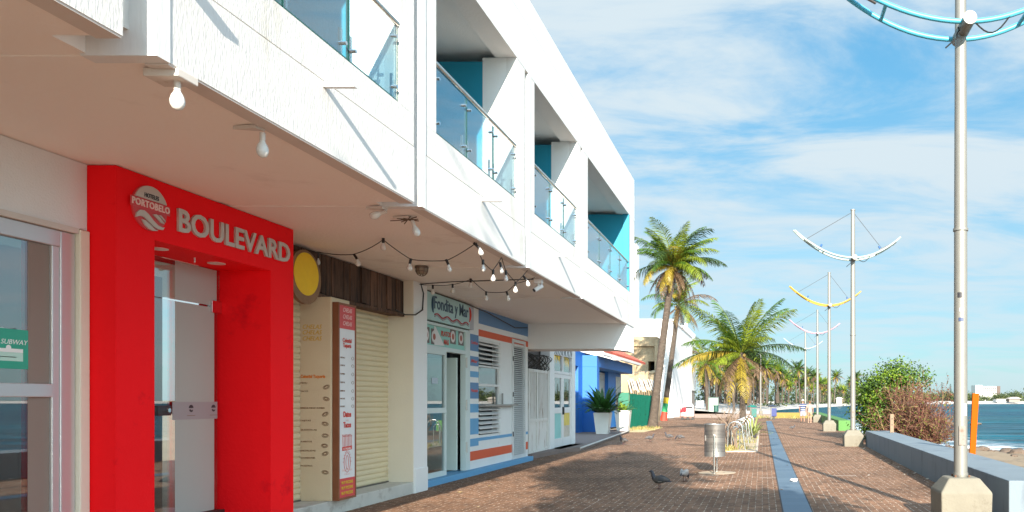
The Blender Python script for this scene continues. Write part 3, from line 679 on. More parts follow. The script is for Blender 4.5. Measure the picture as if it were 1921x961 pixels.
MB().box(-7.4,-7.3,QY0-.5,QY1+.5,.3,3.1).build('lobby_wall',pm('lobby_beige',(.50,.45,.39),.8,var=.06),po)
PANETONE=pm('grey_pane_tone',(.44,.44,.39),.55,var=.05,scale=.8,spec=.25)  # matte panels added over the door glass to imitate the grey view in it
MB().box(GX+.0065,GX+.0075,8.40,QY1-.10,.36,2.66).build('added_pane_panel',PANETONE,d1)
MB().box(GX+.0065,GX+.0075,8.40,QY1-.06,2.68,3.09).build('added_pane_panel',PANETONE,po)
MB().box(-7.3,-6.5,QY0-.5,QY1+.5,.2,.3).build('lobby_floor',pm('lobby_floor_tile',(.42,.38,.34),.4),po)
for y in (7.62,8.45):
    MB().lathe([(.085,0),(.085,-.008),(.05,-.01)],(-5.95,y+.15,3.10),20).build('downlight',pm('downlight_white',(.8,.74,.68),.3),po,smooth=30)
MB().cyl((-5.95,8.27,3.05),(-5.95,8.27,3.10),.008,6).build('sensor_pin',SMOOTHW,po)
yB,yD=wy(331,PX),wy(541,PX)
text('sign_lettering','BOULEVARD',.305,GREYTXT,po,(PX+.013,yB,3.250),'X',.011,width=yD-yB,bold=.007)
# round emblem
lc=(PX+.016,wy(278,PX),3.375); lr=.205
lg=MB().lathe([(lr,-.014),(lr,.004)],(0,0,0),40,axis='x').xf(Matrix.Translation(lc)).build('emblem_disc',pm('emblem_red',(.62,.06,.07),.45),po)
def arc(a0,a1,r,n=20): return [(r*cos(a0+(a1-a0)*q/n),r*sin(a0+(a1-a0)*q/n)) for q in range(n+1)]
ca0=math.asin(.075/lr)
MB().prism(arc(ca0,pi-ca0,lr*.985),'x',.006,.016).xf(Matrix.Translation(lc)).build('emblem_dome',GREYTXT,lg)
def wavep(up,dn,n=16): return [up(q/n) for q in range(n+1)]+[dn(1-q/n) for q in range(n+1)]
for wv in ([(-.19,-.115),(-.175,-.07),(-.14,-.04),(-.09,-.033),(-.04,-.055),(.02,-.10),(.08,-.135),(.14,-.145),(.165,-.135),(.14,-.165),(.08,-.172),(.02,-.155),(-.04,-.12),(-.09,-.095),(-.135,-.092)],
           [(-.115,-.12),(-.07,-.122),(-.02,-.145),(.04,-.18),(.08,-.186),(.02,-.198),(-.04,-.188),(-.08,-.165)],
           [(.02,-.048),(.06,-.036),(.11,-.06),(.165,-.105),(.12,-.102),(.07,-.075)],[(.09,-.036),(.12,-.034),(.17,-.07),(.178,-.085),(.13,-.06)]):
    MB().prism([(a*.97,b*1.0-.004) for a,b in wv],'x',.006,.018).xf(Matrix.Translation(lc)).build('emblem_wave',GREYTXT,lg)
MB().box(lc[0]+.005,lc[0]+.010,lc[1]-.235,lc[1]+.235,lc[2]-.02,lc[2]+.068).build('emblem_banner',pm('emblem_red',(.62,.06,.07),.45),lg)
text('emblem_lettering','PORTOBELO',.085,PINKINK,lg,(lc[0]+.014,lc[1]-.222,lc[2]-.002),'X',.003,width=.445,bold=.002,sp=1.1)
text('emblem_lettering','HOTELES',.055,DARKINK,lg,(lc[0]+.018,lc[1],lc[2]+.09),'X',.002,align='CENTER',bold=.001,width=.17)

# ------------------------------------------------------------------ taco shop: shutters, column, wooden board
SX=-6.45
tq=thing('taco_shop_front','cream taco shop front with closed roller shutters and a lettered column','shop front',(SX,11.5,0))
def shutter(y0,y1,z0,z1,X,parent,mat,pitch=.085,name='roller_shutter'):
    prof=[]; z=z0
    pts=[]
    n=int((z1-z0)/pitch)
    for i in range(n):
        zz=z0+i*pitch
        pts+=[(X,zz),(X+.012,zz+pitch*.2),(X+.016,zz+pitch*.55),(X+.010,zz+pitch*.85),(X-.006,zz+pitch*.94)]
    V=[];FS=[]
    for (x,zz) in pts: V+=[(x,y0,zz),(x,y1,zz)]
    for i in range(len(pts)-1): FS.append((2*i,2*i+1,2*i+3,2*i+2))
    return MB().add(V,FS).build(name,mat,parent)
SHUT=pm('cream_shutter_metal',(.70,.58,.37),.5,var=.06,scale=2,dirt=(.38,.26,.14),dscale=1.6,dthr=.60,stretch=(1,1,2.5))
for (a,c) in ((9.55,10.995),(11.5,13.58)):
    s=shutter(a,c,.22,3.25,SX,tq,SHUT)
    MB().box(SX-.02,SX+.02,a,c,.185,.222).build('bottom_rail',pm('dark_rail',(.12,.10,.08),.5),s)
    MB().box(SX-.35,SX-.06,a-.02,c+.02,0,3.6).build('shutter_housing',DARK,tq)
MB().box(SX-.03,-6.01,11.0,11.49,.2,3.05).build('lettered_column',CREAM,tq,bevel=.008)
MB().box(SX-.05,-6.012,13.58,14.12,.2,ZS).build('cream_return',PALECREAM,tq)
MB().box(SX-.05,-6.0,13.595,14.125,0,ZS-.002).build('white_pillar',WHITE,tq)
MB().box(SX-.05,-5.985,13.62,14.13,0,.42).build('pillar_plinth',WHITE,tq,bevel=.006)
MB().box(-6.9,-6.02,9.545,13.6,-.05,.2).build('step',STEPC,tq,bevel=.012)
MB().box(SX-.05,-6.21,9.55,13.99,3.12,ZS-.002).build('beam',DARK,tq)
# weathered wooden board of planks
m,nt_,b=nodes_of('weathered_planks'); nd=nt_.nodes; lk=nt_.links.new
tc=nd.new('ShaderNodeTexCoord'); mp=nd.new('ShaderNodeMapping'); mp.inputs['Scale'].default_value=(9,9,.8); lk(tc.outputs['Object'],mp.inputs[0])
n=nd.new('ShaderNodeTexNoise'); n.inputs['Scale'].default_value=2.2; n.inputs['Detail'].default_value=9; n.inputs['Roughness'].default_value=.7; lk(mp.outputs[0],n.inputs['Vector'])
cr_=nd.new('ShaderNodeValToRGB'); cr_.color_ramp.elements[0].position=.35; cr_.color_ramp.elements[0].color=(.022,.011,.007,1); cr_.color_ramp.elements[1].position=.7; cr_.color_ramp.elements[1].color=(.17,.085,.048,1); lk(n.outputs['Fac'],cr_.inputs[0])
g=nd.new('ShaderNodeNewGeometry'); mr=nd.new('ShaderNodeMapRange'); mr.inputs['To Min'].default_value=.55; mr.inputs['To Max'].default_value=1.5; lk(g.outputs['Random Per Island'],mr.inputs['Value'])
vm=nd.new('ShaderNodeVectorMath'); vm.operation='SCALE'; lk(cr_.outputs[0],vm.inputs[0]); lk(mr.outputs[0],vm.inputs['Scale']); lk(vm.outputs[0],b.inputs['Base Color']); b.inputs['Roughness'].default_value=.8
bp=nd.new('ShaderNodeBump'); bp.inputs['Distance'].default_value=.01; lk(n.outputs['Fac'],bp.inputs['Height']); lk(bp.outputs[0],b.inputs['Normal'])
WOOD=m
wb=thing('wooden_board','dark weathered plank board along the top of the taco shop front','board',(-6.19,12,3.4))
b=MB(); y=9.56
while y<13.97:
    wd=random.uniform(.11,.19); x=random.uniform(-.012,.012)
    b.box(-6.205,-6.175+x,y,min(y+wd-.008,13.98),3.10+random.uniform(-.015,.02),3.655); y+=wd
b.build('plank_facing',WOOD,wb)
b=MB(); b.box(-6.44,-6.21,9.56,13.98,3.06,3.10); b.box(-6.20,-6.16,9.56,13.985,3.045,3.095); b.build('lower_batten',WOOD,wb)
MB().box(-6.44,-6.15,13.985,14.02,3.05,3.655).build('end_board',WOOD,wb) if False else None
yd=thing('round_sign','yellow round sign with a wooden rim beside the red portal','sign',(-6.12,10.53,3.29))
MB().lathe([(.36,0),(.36,.05),(.285,.055)],(-6.14,10.53,3.25),40,axis='x').build('wood_rim',pm('brown_cork',(.26,.15,.08),.8,var=.3,scale=9,bump=.006,bscale=30),yd,smooth=30)
MB().lathe([(.285,.0),(.285,.03)],(-6.11,10.53,3.29),40,axis='x').build('yellow_face',pm('yellow_woven',(.95,.60,.012),.6,var=.08,scale=12,bump=.006,bscale=60),yd)
# lettering on the column (faces the walker)
CYF=10.998
def col_text(s,px,py,h,mat,**k):
    text('column_lettering',s,h,mat,tq,(gx(px,CYF),CYF,gz(py,CYF)),'Y',.0015,**k)
cw=CYF/F
for i,py in enumerate((617,627.5,639)): col_text('CHELAS',568,py,.085,YELINK,width=36*cw,shear=.3)
col_text('Celestial Taqueria',564,709,.06,ORINK,width=46*cw,bold=.002)
for s,py,wd in [('MENU',720,12),('TACOS',735.5,14),('BURRITOS, TORTAS Y ALAMBRES',767,45),('FAJITAS',790.5,19),('QUESADILLAS',808,30),('BURRITOS',830,21),('ENCHILADAS',847,28),('GUARNICIONES',860.5,27),('POSTRES',875.5,22)]:
    col_text(s,564,py,.03,BROWNINK,width=wd*cw)
def food(px,py,face='Y',X=None,sc=1.,par=None,mat=BROWNINK,nm='food_drawing'):
    """line drawing of a taco: an oval shell with filling"""
    c=(gx(px,CYF),gz(py,CYF)) if face=='Y' else (wy(px,X),1.6-(py-752)*X/(px-VX))
    rr=random.Random(int(px*7+py)); tl=rr.uniform(-.5,.5); b=MB()
    def ring(rx,ry,w):
        P=[]
        for q in range(18):
            a=2*pi*q/18; x,y=rx*cos(a),ry*sin(a)*(1 if sin(a)<0 else .75)
            P.append((c[0]+x*cos(tl)-y*sin(tl),c[1]+x*sin(tl)+y*cos(tl)))
        P3=[(p[0],CYF-.001,p[1]) if face=='Y' else (X+.002,p[0],p[1]) for p in P]
        b.tube(P3,w,4,closed=True)
    ring(.045*sc,.03*sc,.003); ring(.03*sc,.016*sc,.004)
    b.build(nm,mat,par or tq)
for px,py in [(612,726),(612,748),(610,777),(610,795),(610,817),(609,836),(610,851),(610,886)]: food(px,py)

mbd=thing('menu_board','tall narrow menu board in a wooden frame leaning on the column','menu board',(-5.96,11.25,.2))
BX=-5.93; BY0,BY1=11.02,11.50
WOODR=pm('red_brown_wood',(.24,.085,.035),.55,var=.3,scale=3,stretch=(6,6,.6),bump=.002)
b=MB(); b.box(-6.005,BX+.012,BY0,BY0+.03,.20,2.98); b.box(-6.005,BX+.012,BY1-.02,BY1,.20,2.98); b.box(-6.005,BX+.012,BY0+.03,BY1-.02,2.95,2.98); b.box(-6.005,BX+.012,BY0+.03,BY1-.02,.20,.23)
b.build('frame',WOODR,mbd)
MB().box(-6.0,BX,BY0+.03,BY1-.02,.23,2.95).build('white_panel',pm('menu_white',(.74,.73,.72),.5),mbd)
RP=pm('menu_red',(.62,.07,.07),.5)
MB().box(BX,BX+.003,BY0+.03,BY1-.02,2.62,2.949).build('red_panel',RP,mbd)
MB().box(BX,BX+.003,BY0+.03,BY1-.02,.231,.50).build('red_panel',RP,mbd)
def bt_(s,y,z,h,mat,width=None,**k): text('menu_lettering',s,h,mat,mbd,(BX+.005,y,z),'X',.001,width=width,align='CENTER',**k)
ym=(BY0+.03+BY1-.02)/2
for i,z in enumerate((2.86,2.765,2.67)): bt_('CHELAS',ym,z,.085,PINKINK,.24,shear=.3)
bt_('Celestial',ym,2.43,.085,REDINK,.24,bold=.002); bt_('Taqueria',ym,2.36,.08,REDINK,.22,bold=.002)
for i,(s,z) in enumerate([('MENU',2.20),('TORTAS',2.09),('ALAMBRE',1.97),('FAJITAS',1.85),('BURRITOS',1.73),('NACHOS',1.62),('POSTRES',1.51)]):
    text('menu_lettering',s,.03,BROWNINK,mbd,(BX+.005,BY0+.06,z),'X',.001,width=.12)
    food(wy(0,1) if False else 0,0) if False else None
    b=MB(); b.tube([(BX+.004,BY1-.085+.03*cos(a),z+.01+.022*sin(a)) for a in [2*pi*q/12 for q in range(12)]],.0025,4,closed=True); b.build('food_drawing',BROWNINK,mbd)
bt_('Datos',ym,1.37,.11,REDINK,.21,bold=.004); bt_('con',ym,1.31,.05,PINKINK); bt_('Tacos',ym,1.22,.11,REDINK,.21,bold=.004)
b=MB()
for q in range(7):
    y=ym-.11+q*.037; b.tube([(BX+.004,y-.012+.002*q,1.10),(BX+.004,y,.92)],.003,4); b.tube([(BX+.004,y-.02,1.12),(BX+.004,y+.01,1.09)],.004,4)
b.build('drink_drawing',REDINK,mbd)
MB().prism([(ym-.13,.89),(ym+.13,.90),(ym+.13,.955),(ym-.13,.945)],'x',BX+.001,BX+.004).build('ribbon',REDINK,mbd)
bt_('EL TAQUERO',ym,.905,.04,WHITEINK,.2)
b=MB()
for rx,ry in ((.085,.14),(.035,.10)): b.tube([(BX+.004,ym+rx*cos(a),.72+ry*sin(a)) for a in [2*pi*q/18 for q in range(18)]],.003,4,closed=True)
for q in range(10):
    a=pi*q/9; b.tube([(BX+.004,ym+.09*cos(a),.73+.14*sin(a)),(BX+.004,ym+.115*cos(a),.73+.165*sin(a))],.0025,4)
b.build('halo_drawing',REDINK,mbd)
bt_('Bien bien',ym,.60,.05,PINKINK,.26); bt_('rico',ym,.545,.05,PINKINK,.14)
for z in (.42,.345,.27): bt_('MUY PICOSAS',ym,z,.058,YELINK,.31,bold=.002)

# ------------------------------------------------------------------ seafood diner front
DX=-6.30
dn=thing('diner_front','white diner front with blue and orange stripes and louvred shutters','shop front',(DX,17.5,0))
yw=lambda px: wy(px,DX)
zw=lambda px,py: 1.6-(py-752)*DX/(px-VX)
DW=pm('diner_white',(.74,.74,.72),.7,var=.04,bump=.003,dirt=(.5,.47,.43),dscale=1.2,dthr=.66)
BLUE=pm('diner_blue',(.10,.22,.40),.6,var=.08,dirt=(.06,.14,.27),dscale=3,dthr=.6)
LBLUE=pm('diner_light_blue',(.12,.33,.55),.6,var=.08)
ORANGE=pm('diner_orange',(.66,.10,.035),.6,var=.06)
Y1,Y2,Y3,Y4,Y5=16.98,17.52,18.95,19.84,21.2
# walls around the openings
b=MB()
b.box(DX-.2,DX,Y1,Y2,.1,ZS-.002)                     # striped pier
b.box(DX-.2,DX-.001,Y2,Y5,2.98,ZS-.002)              # over the window
b.box(DX-.2,DX-.001,Y2,Y4,.1,.78)                    # below the window
b.box(DX-.2,DX-.001,18.98,Y4,.78,2.98)               # right of the window
b.box(DX-.2,DX-.001,20.92,Y5,.1,2.98)
b.box(DX-.2,DX-.001,Y4,20.92,3.16,3.2)
b.build('wall',DW,dn)
MB().box(-6.6,-6.15,14.13,Y5,-.05,.115).build('step',LBLUE,dn,bevel=.01)
MB().box(DX-.01,DX+.004,Y2+.0,Y5,3.32,3.655).build('blue_band',BLUE,dn)
MB().box(DX-.01,DX+.004,Y2+.0,Y5,3.04,3.19).build('orange_band',ORANGE,dn)
MB().box(DX-.01,DX+.003,Y2,Y4,.30,.50).build('orange_band',ORANGE,dn)
MB().box(DX-.01,DX+.003,Y1,Y2-.002,.30,.50).build('orange_band',ORANGE,dn)
MB().box(DX-.01,DX+.003,Y1,Y4,.705,.775).build('blue_band',LBLUE,dn)
MB().box(DX-.01,DX+.003,20.95,Y5-.002,.30,.50).build('orange_band',ORANGE,dn)
MB().box(DX-.01,DX+.003,20.95,Y5-.002,.705,.775).build('blue_band',LBLUE,dn)
for (p0,p1,mt,tx) in [(628,659,BLUE,'Ceviches'),(669,687,BLUE,'Mar'),(697,708,LBLUE,None),(718,748,BLUE,'Pescado'),(758,774,LBLUE,None),(785,815,LBLUE,None),(825,837,LBLUE,None)]:
    za,zb=zw(890,p0),zw(890,p1)
    s=MB().box(DX-.01,DX+.004,Y1+.01,Y2-.01,zb,za).build('blue_block',mt,dn)
    if tx: text('stripe_lettering',tx,.10,REDINK,s,(DX+.006,Y1+.08,(za+zb)/2-.03),'X',.001,width=.40,shear=.2,bold=.002)
# window with louvres
WG=glassmat('diner_glass',(.55,.60,.60),.12,1.5)
wn=MB()
for (a,c,z0,z1) in ((Y2,Y2+.05,.78,2.98),(18.92,18.98,.78,2.98),(Y2+.05,18.92,2.93,2.98),(Y2+.05,18.92,.78,.83),(Y2+.05,18.92,1.93,1.985),(Y2+.05,18.92,2.36,2.40),(Y2+.05,18.92,1.46,1.50)): wn.box(DX-.10,DX-.02,a,c,z0,z1)
wf=wn.build('window',SMOOTHW,dn)
MB().box(DX-.07,DX-.06,Y2+.05,18.92,1.5,2.36).build('pane',WG,wf)
for k in range(5):
    z=2.47+k*.105; 
    MB().prism([(DX-.09,z),(DX+.02,z-.045),(DX+.025,z-.025),(DX-.085,z+.02)],'y',Y2+.051,18.919).build('slat',SMOOTHW,wf)
for k in range(6):
    z=.90+k*.105
    MB().prism([(DX-.09,z),(DX+.02,z-.045),(DX+.025,z-.025),(DX-.085,z+.02)],'y',Y2+.051,18.919).build('slat',SMOOTHW,wf)
MB().box(DX-.45,DX+.16,Y2+.0,Y4+.02,1.475,1.515).build('counter',pm('grey_counter',(.30,.28,.26),.5),dn)
MB().tube([(DX+.05,18.98,1.517),(DX+.05,18.98,1.78)],.022,8).build('counter_post',pm('grey_counter',(.30,.28,.26),.5),dn)
MB().box(DX-.4,DX-.35,Y2-.6,Y4,.1,3.2).build('interior_wall',pm('dim_interior',(.10,.11,.12),.8),dn)
# tall louvred door
ld=MB(); 
for (a,c,z0,z1) in ((Y4,Y4+.09,.12,3.16),(20.83,20.92,.12,3.16),(Y4+.09,20.83,3.08,3.16),(Y4+.09,20.83,.12,.22)): ld.box(DX-.05,DX+.03,a,c,z0,z1)
ldo=ld.build('louvred_door',pm('grey_white_paint',(.60,.61,.60),.6),dn)
b=MB()
for k in range(57):
    z=.235+k*.05
    b.prism([(DX-.03,z+.03),(DX+.02,z),(DX+.022,z+.01),(DX-.028,z+.04)],'y',Y4+.091,20.829)
b.build('louvre_slats',pm('grey_white_paint',(.60,.61,.60),.6),ldo)
MB().box(DX-.06,DX-.05,Y4,20.92,.12,3.16).build('door_back',DARK,ldo)
for z in (.7,1.7,2.6): MB().cyl((DX+.035,Y4+.01,z),(DX+.035,Y4+.01,z+.12),.014,8).build('hinge',BLACK,ldo)
# entrance: fixed glazed leaf, open doorway, transom with food pictures
FRM=pm('pale_frame_paint',(.58,.66,.64),.5,var=.04)
e0,e1,e2=14.15,15.72,16.72
b=MB()
for (a,c,z0,z1) in ((e0,e0+.08,.12,3.1),(e1-.07,e1,.12,2.58),(e0+.08,e1-.07,2.50,2.58),(e0+.08,e1-.07,.12,.22),(e0+.08,e1-.07,1.36,1.46)): b.box(DX-.06,DX+.01,a,c,z0,z1)
gl=b.build('glazed_leaf',FRM,dn)
MB().box(DX-.03,DX-.022,e0+.08,e1-.07,.22,2.5).build('pane',glassmat('leaf_glass',(.5,.56,.56),.14,1.5),gl)
MB().box(DX-.02,DX-.017,wy(812,DX),wy(823,DX),zw(818,720),zw(818,709)).build('window_notice',pm('faded_notice',(.45,.52,.58),.6),gl)
for zz,mt in ((zw(800,692),REDINK),(zw(800,712),LBLUE)): MB().box(DX-.02,DX-.017,14.62,14.86,zz-.05,zz+.05).build('window_sticker',mt,gl)
fl=MB()
for i in range(60):
    y=random.uniform(14.7,15.55); z=1.62+random.random()**2*.45
    fl.ico((DX-.16+random.uniform(-.05,.05),y,z),random.uniform(.018,.045),1)
fo=fl.build('flower_display',[pm('pale_flower',(.55,.5,.5),.8,var=.4,scale=8)],dn)
MB().box(DX-.35,DX-.08,14.3,15.6,1.5,1.55).build('inner_shelf',FRM,dn)
b=MB(); b.box(DX-.10,DX+.012,e2,Y1,.12,3.1); b.box(DX-.10,DX+.012,e0,e2,2.58,2.66); b.box(DX-.10,DX+.012,e0+.081,e2,3.05,3.1)
b.build('door_frame',FRM,dn)
for z in (.5,1.4,2.3): MB().cyl((DX+.02,e2+.03,z),(DX+.02,e2+.03,z+.22),.022,8).build('hinge',pm('worn_hinge',(.5,.48,.44),.5,metal=.5),dn)
MB().box(DX-.95,DX-.12,16.55,16.62,.14,2.5).build('open_leaf',pm('pale_green_panel',(.58,.66,.60),.6),dn)
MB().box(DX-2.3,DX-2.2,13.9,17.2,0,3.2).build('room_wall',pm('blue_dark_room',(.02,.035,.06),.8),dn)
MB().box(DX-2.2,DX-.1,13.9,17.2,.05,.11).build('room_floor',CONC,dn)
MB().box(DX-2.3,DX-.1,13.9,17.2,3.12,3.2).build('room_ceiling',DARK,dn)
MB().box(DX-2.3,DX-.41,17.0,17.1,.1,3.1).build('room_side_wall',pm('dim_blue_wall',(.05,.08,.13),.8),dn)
tp=MB().box(DX-.04,DX-.02,e0+.082,e2,2.662,3.048).build('transom_picture',pm('mint_poster',(.26,.55,.48),.5,var=.08),dn)
for (px,py,mt) in [(802,628,'a'),(817,632,'b'),(852,632,'c'),(867,635,'d')]:
    y=yw(px); z=zw(px,py)
    MB().box(DX-.019,DX-.0165,y-.16,y+.13,z-.15,z+.15).build('dish_photo',pm('dish_photo_dark',(.14,.10,.09),.5,var=.4,scale=9),tp)
    MB().lathe([(.12,0),(.11,.003),(.07,.003)],(DX-.0165,y-.02,z),18,axis='x').build('plate',pm('plate_white',(.62,.58,.56),.4),tp)
    MB().lathe([(.065,0),(.05,.006),(.01,.01)],(DX-.0135,y-.02,z),10,axis='x').build('dish',pm('dish_red',(.40,.12,.08),.5,var=.5,scale=20),tp)
MB().prism([(yw(816),2.67),(yw(835),2.69),(yw(818),3.04),(yw(815.5),3.03)],'x',DX-.015,DX-.012).build('loose_corner',SMOOTHW,tp)
text('poster_lettering','PLATOS',.14,REDINK,tp,(DX-.012,yw(829),2.88),'X',.001,width=.48,bold=.003)
text('poster_lettering','MAS',.14,REDINK,tp,(DX-.012,yw(834),2.72),'X',.001,width=.24,bold=.003)
# name board
nb_=thing('name_board','pale teal name board with dark lettering over the diner door','sign',(DX,15.6,3.4))
MB().box(DX-.05,DX+.06,13.9+.24,yw(876),3.125,3.655).build('panel',pm('pale_teal_board',(.42,.62,.60),.5,var=.05),nb_)
MB().box(DX-.05,DX+.055,yw(876)+.002,yw(884),3.13,3.66).build('end_panel',pm('grey_board',(.42,.42,.45),.5),nb_)
ty=yw(808.5)
text('board_lettering','Fondita y Mar',.34,NAVYINK,nb_,(DX+.064,ty,3.36),'X',.003,width=yw(873)-ty,bold=.004)
for (py0,sg) in ((yw(804.5),1),(yw(877)-.02,-1)):
    b=MB().tube([(DX+.064,py0+sg*.07*(1-cos(a)),3.43+.16*sin(a)) for a in [-1.3+2.6*q/10 for q in range(11)]],[.008+.022*sin(pi*q/10) for q in range(11)],6); b.build('bracket_mark',NAVYINK if sg>0 else REDINK,nb_)
for dz,mt in ((0,pm('wave_red',(.45,.03,.05),.5)),(-.035,pm('wave_grey',(.35,.38,.4),.5))):
    MB().tube([(DX+.064,yw(809)+ (yw(873)-yw(809))*q/40,3.24+dz+.028*sin(q/40*pi*7)-.02*q/40) for q in range(41)],.014,6).build('wave_mark',mt,nb_)
lw=MB().tube([(DX+.03,14.2,3.66),(DX+.07,15,3.655),(DX+.08,16.5,3.64),(DX+.05,18,3.6),(DX+.03,20,3.45),(DX+.02,21.1,3.55)],.012,5).build('sagging_cable',BLACK); tag(lw,'thin black cable sagging across the top of the diner front','cable')

# ------------------------------------------------------------------ gate bay and glazed doors past the diner
EX=-6.5
gt=thing('white_gate','rusty white slatted gate below a coil of wire','gate',(EX,22.9,0))
ya,ybb=21.95,24.0
OLDW=pm('rust_streaked_white',(.66,.64,.60),.6,var=.08,dirt=(.28,.15,.08),dscale=2.2,dthr=.56,stretch=(3,3,.5))
b=MB()
for (a,c,z0,z1) in ((ya,ya+.1,.1,2.5),(22.75,22.85,.1,2.5),(ybb-.1,ybb,.1,2.5),(ya+.1,22.75,2.42,2.5),(22.85,ybb-.1,2.42,2.5),(ya+.1,22.75,1.0,1.08),(22.85,ybb-.1,1.0,1.08),(ya+.1,22.75,.1,.18),(22.85,ybb-.1,.1,.18)): b.box(EX-.05,EX,a,c,z0,z1)
b.build('gate_frame',OLDW,gt)
for k in range(14):
    y=ya+.13+k*.13
    if 22.70<y+.05 and y<22.86: continue
    if y+.06>ybb-.1: continue
    MB().box(EX-.035,EX-.015,y,y+.075,1.08,2.42).build('slat',OLDW,gt)
MB().box(EX-.04,EX-.03,ya+.1,22.75,.18,1.0).build('lower_panel',OLDW,gt); MB().box(EX-.04,EX-.03,22.85,ybb-.1,.18,1.0).build('lower_panel',OLDW,gt)
MB().box(EX-.5,EX-.3,21.3,27.3,0,3.6).build('gate_backing',pm('dusk_inside',(.12,.10,.09),.8),gt)
b=MB()
for k in range(11):
    yy=21.95+k*.2; rr=random.uniform(.18,.25); ph=random.uniform(0,1)
    b.tube([(EX-.06+.12*sin(a*2+ph)+random.uniform(-.02,.02),yy+rr*cos(a)*.8,2.72+rr*sin(a)) for a in [2*pi*q/18 for q in range(18)]],.014,4,closed=True)
wc=b.build('wire_coil',pm('dark_wire',(.06,.055,.05),.5,metal=.5)); tag(wc,'dark coils of wire filling the gap above the white gate','wire coil')
gd=thing('glazed_doors','white double doors with tall glass panes and posters','door',(EX,25.6,0))
b=MB(); b.box(EX-.25,EX+.03,24.02,24.55,0,3.3); b.box(EX-.25,EX+.03,26.85,27.3,0,3.3); b.box(EX-.25,EX+.02,24.55,26.85,3.05,3.3)
b.build('wall_pier',DW,gd)
b=MB()
for (a,c) in ((24.56,25.68),(25.70,26.84)):
    for (p,q,z0,z1) in ((a,a+.14,.13,2.45),(c-.14,c,.13,2.45),(a+.14,c-.14,2.33,2.45),(a+.14,c-.14,.13,.4),(a+.14,c-.14,1.2,1.38)): b.box(EX-.06,EX,p,q,z0,z1)
b.box(EX-.07,EX+.01,24.56,26.84,2.46,2.54); b.box(EX-.07,EX+.01,25.64,25.76,2.54,3.05)
df=b.build('door_leaf',SMOOTHW,gd)
for (a,c) in ((24.70,25.54),(25.84,26.70)):
    MB().box(EX-.035,EX-.027,a,c,1.38,2.33).build('pane',glassmat('leaf_glass',(.5,.56,.56),.14,1.5),df)
    MB().box(EX-.035,EX-.027,a,c,2.54,3.05).build('pane',glassmat('leaf_glass',(.5,.56,.56),.14,1.5),df)
MB().box(EX-.035,EX-.027,24.70,25.54,.4,1.2).build('poster',pm('teal_poster',(.25,.55,.52),.5,var=.2),df)
MB().box(EX-.035,EX-.027,25.84,26.70,.78,1.2).build('poster',pm('yellow_poster',(.65,.50,.10),.5,var=.3,scale=6),df)
MB().box(EX-.035,EX-.027,25.84,26.70,.4,.78).build('poster',pm('pale_poster',(.5,.45,.38),.5,var=.4,scale=9),df)
MB().box(EX,EX+.05,25.64,25.74,1.15,1.40).build('handle',BLACK,df)
MB().box(EX-.1,EX+.32,24.2,27.2,-.02,.12).build('door_step',DW,gd)
for (a,c) in ((25.1,26.5),):
    b=MB()
    for k in range(12): b.tube([(EX+.03,24.6+k*.19,3.06),(EX+.03,24.7+k*.19+random.uniform(-.1,.1),3.27)],.01,4)
    b.build('iron_grille',BLACK,gd)

# ------------------------------------------------------------------ blue shop, planters
BSX=-8.5
bs=thing('blue_shop','small bright blue shop with grey roller shutters and a red tiled eave','shop',(BSX,38,0))
BPAINT=pm('cobalt_paint',(.012,.12,.42),.55,var=.08)
y_=lambda px: wy(px,BSX)
b=MB(); b.box(BSX-.4,BSX,y_(1085),y_(1110),.1,3.45); b.box(BSX-.4,BSX,y_(1141),y_(1165),.1,3.45); b.box(BSX-.4,BSX+.002,y_(1072),y_(1165),3.2,3.9); b.box(BSX-3,BSX-.35,y_(1072)-.3,y_(1165),.1,3.9)
b.build('wall',BPAINT,bs)
MB().box(BSX,BSX+.7,y_(1094)-.2,y_(1094)+.35,.12,3.2).build('porch_pillar',BPAINT,bs,bevel=.01)
MB().box(BSX,BSX+.7,y_(1094)-.2,y_(1165),3.2,3.75).build('porch_beam',BPAINT,bs,bevel=.01)
GSH=pm('grey_shutter',(.42,.43,.44),.45,metal=.3,var=.06)
shutter(y_(1072),y_(1085),.14,3.2,BSX-.25,bs,GSH,.12); shutter(y_(1110),y_(1141),.14,3.2,BSX-.2,bs,GSH,.12)
TILE=pm('red_roof_tile',(.55,.10,.06),.7,var=.15)
for k in range(18):
    y=y_(1094)-.8+k*.72
    MB().prism([(BSX-.4,4.62),(BSX+1.15,3.86),(BSX+1.17,3.98),(BSX-.4,4.75)],'y',y,y+.70).build('roof_tile',TILE,bs)
MB().box(BSX+1.0,BSX+1.16,y_(1094)-.85,y_(1165)+.3,3.72,3.86).build('eave_board',SMOOTHW,bs)
MB().box(BSX+1.16,BSX+1.34,y_(1105),y_(1105)+1.2,3.60,3.74).build('eave_lamp',SMOOTHW,bs)
MB().box(BSX+.003,BSX+.02,y_(1155),y_(1163),.9,3.0).build('poster',pm('pale_poster',(.5,.45,.38),.5),bs)

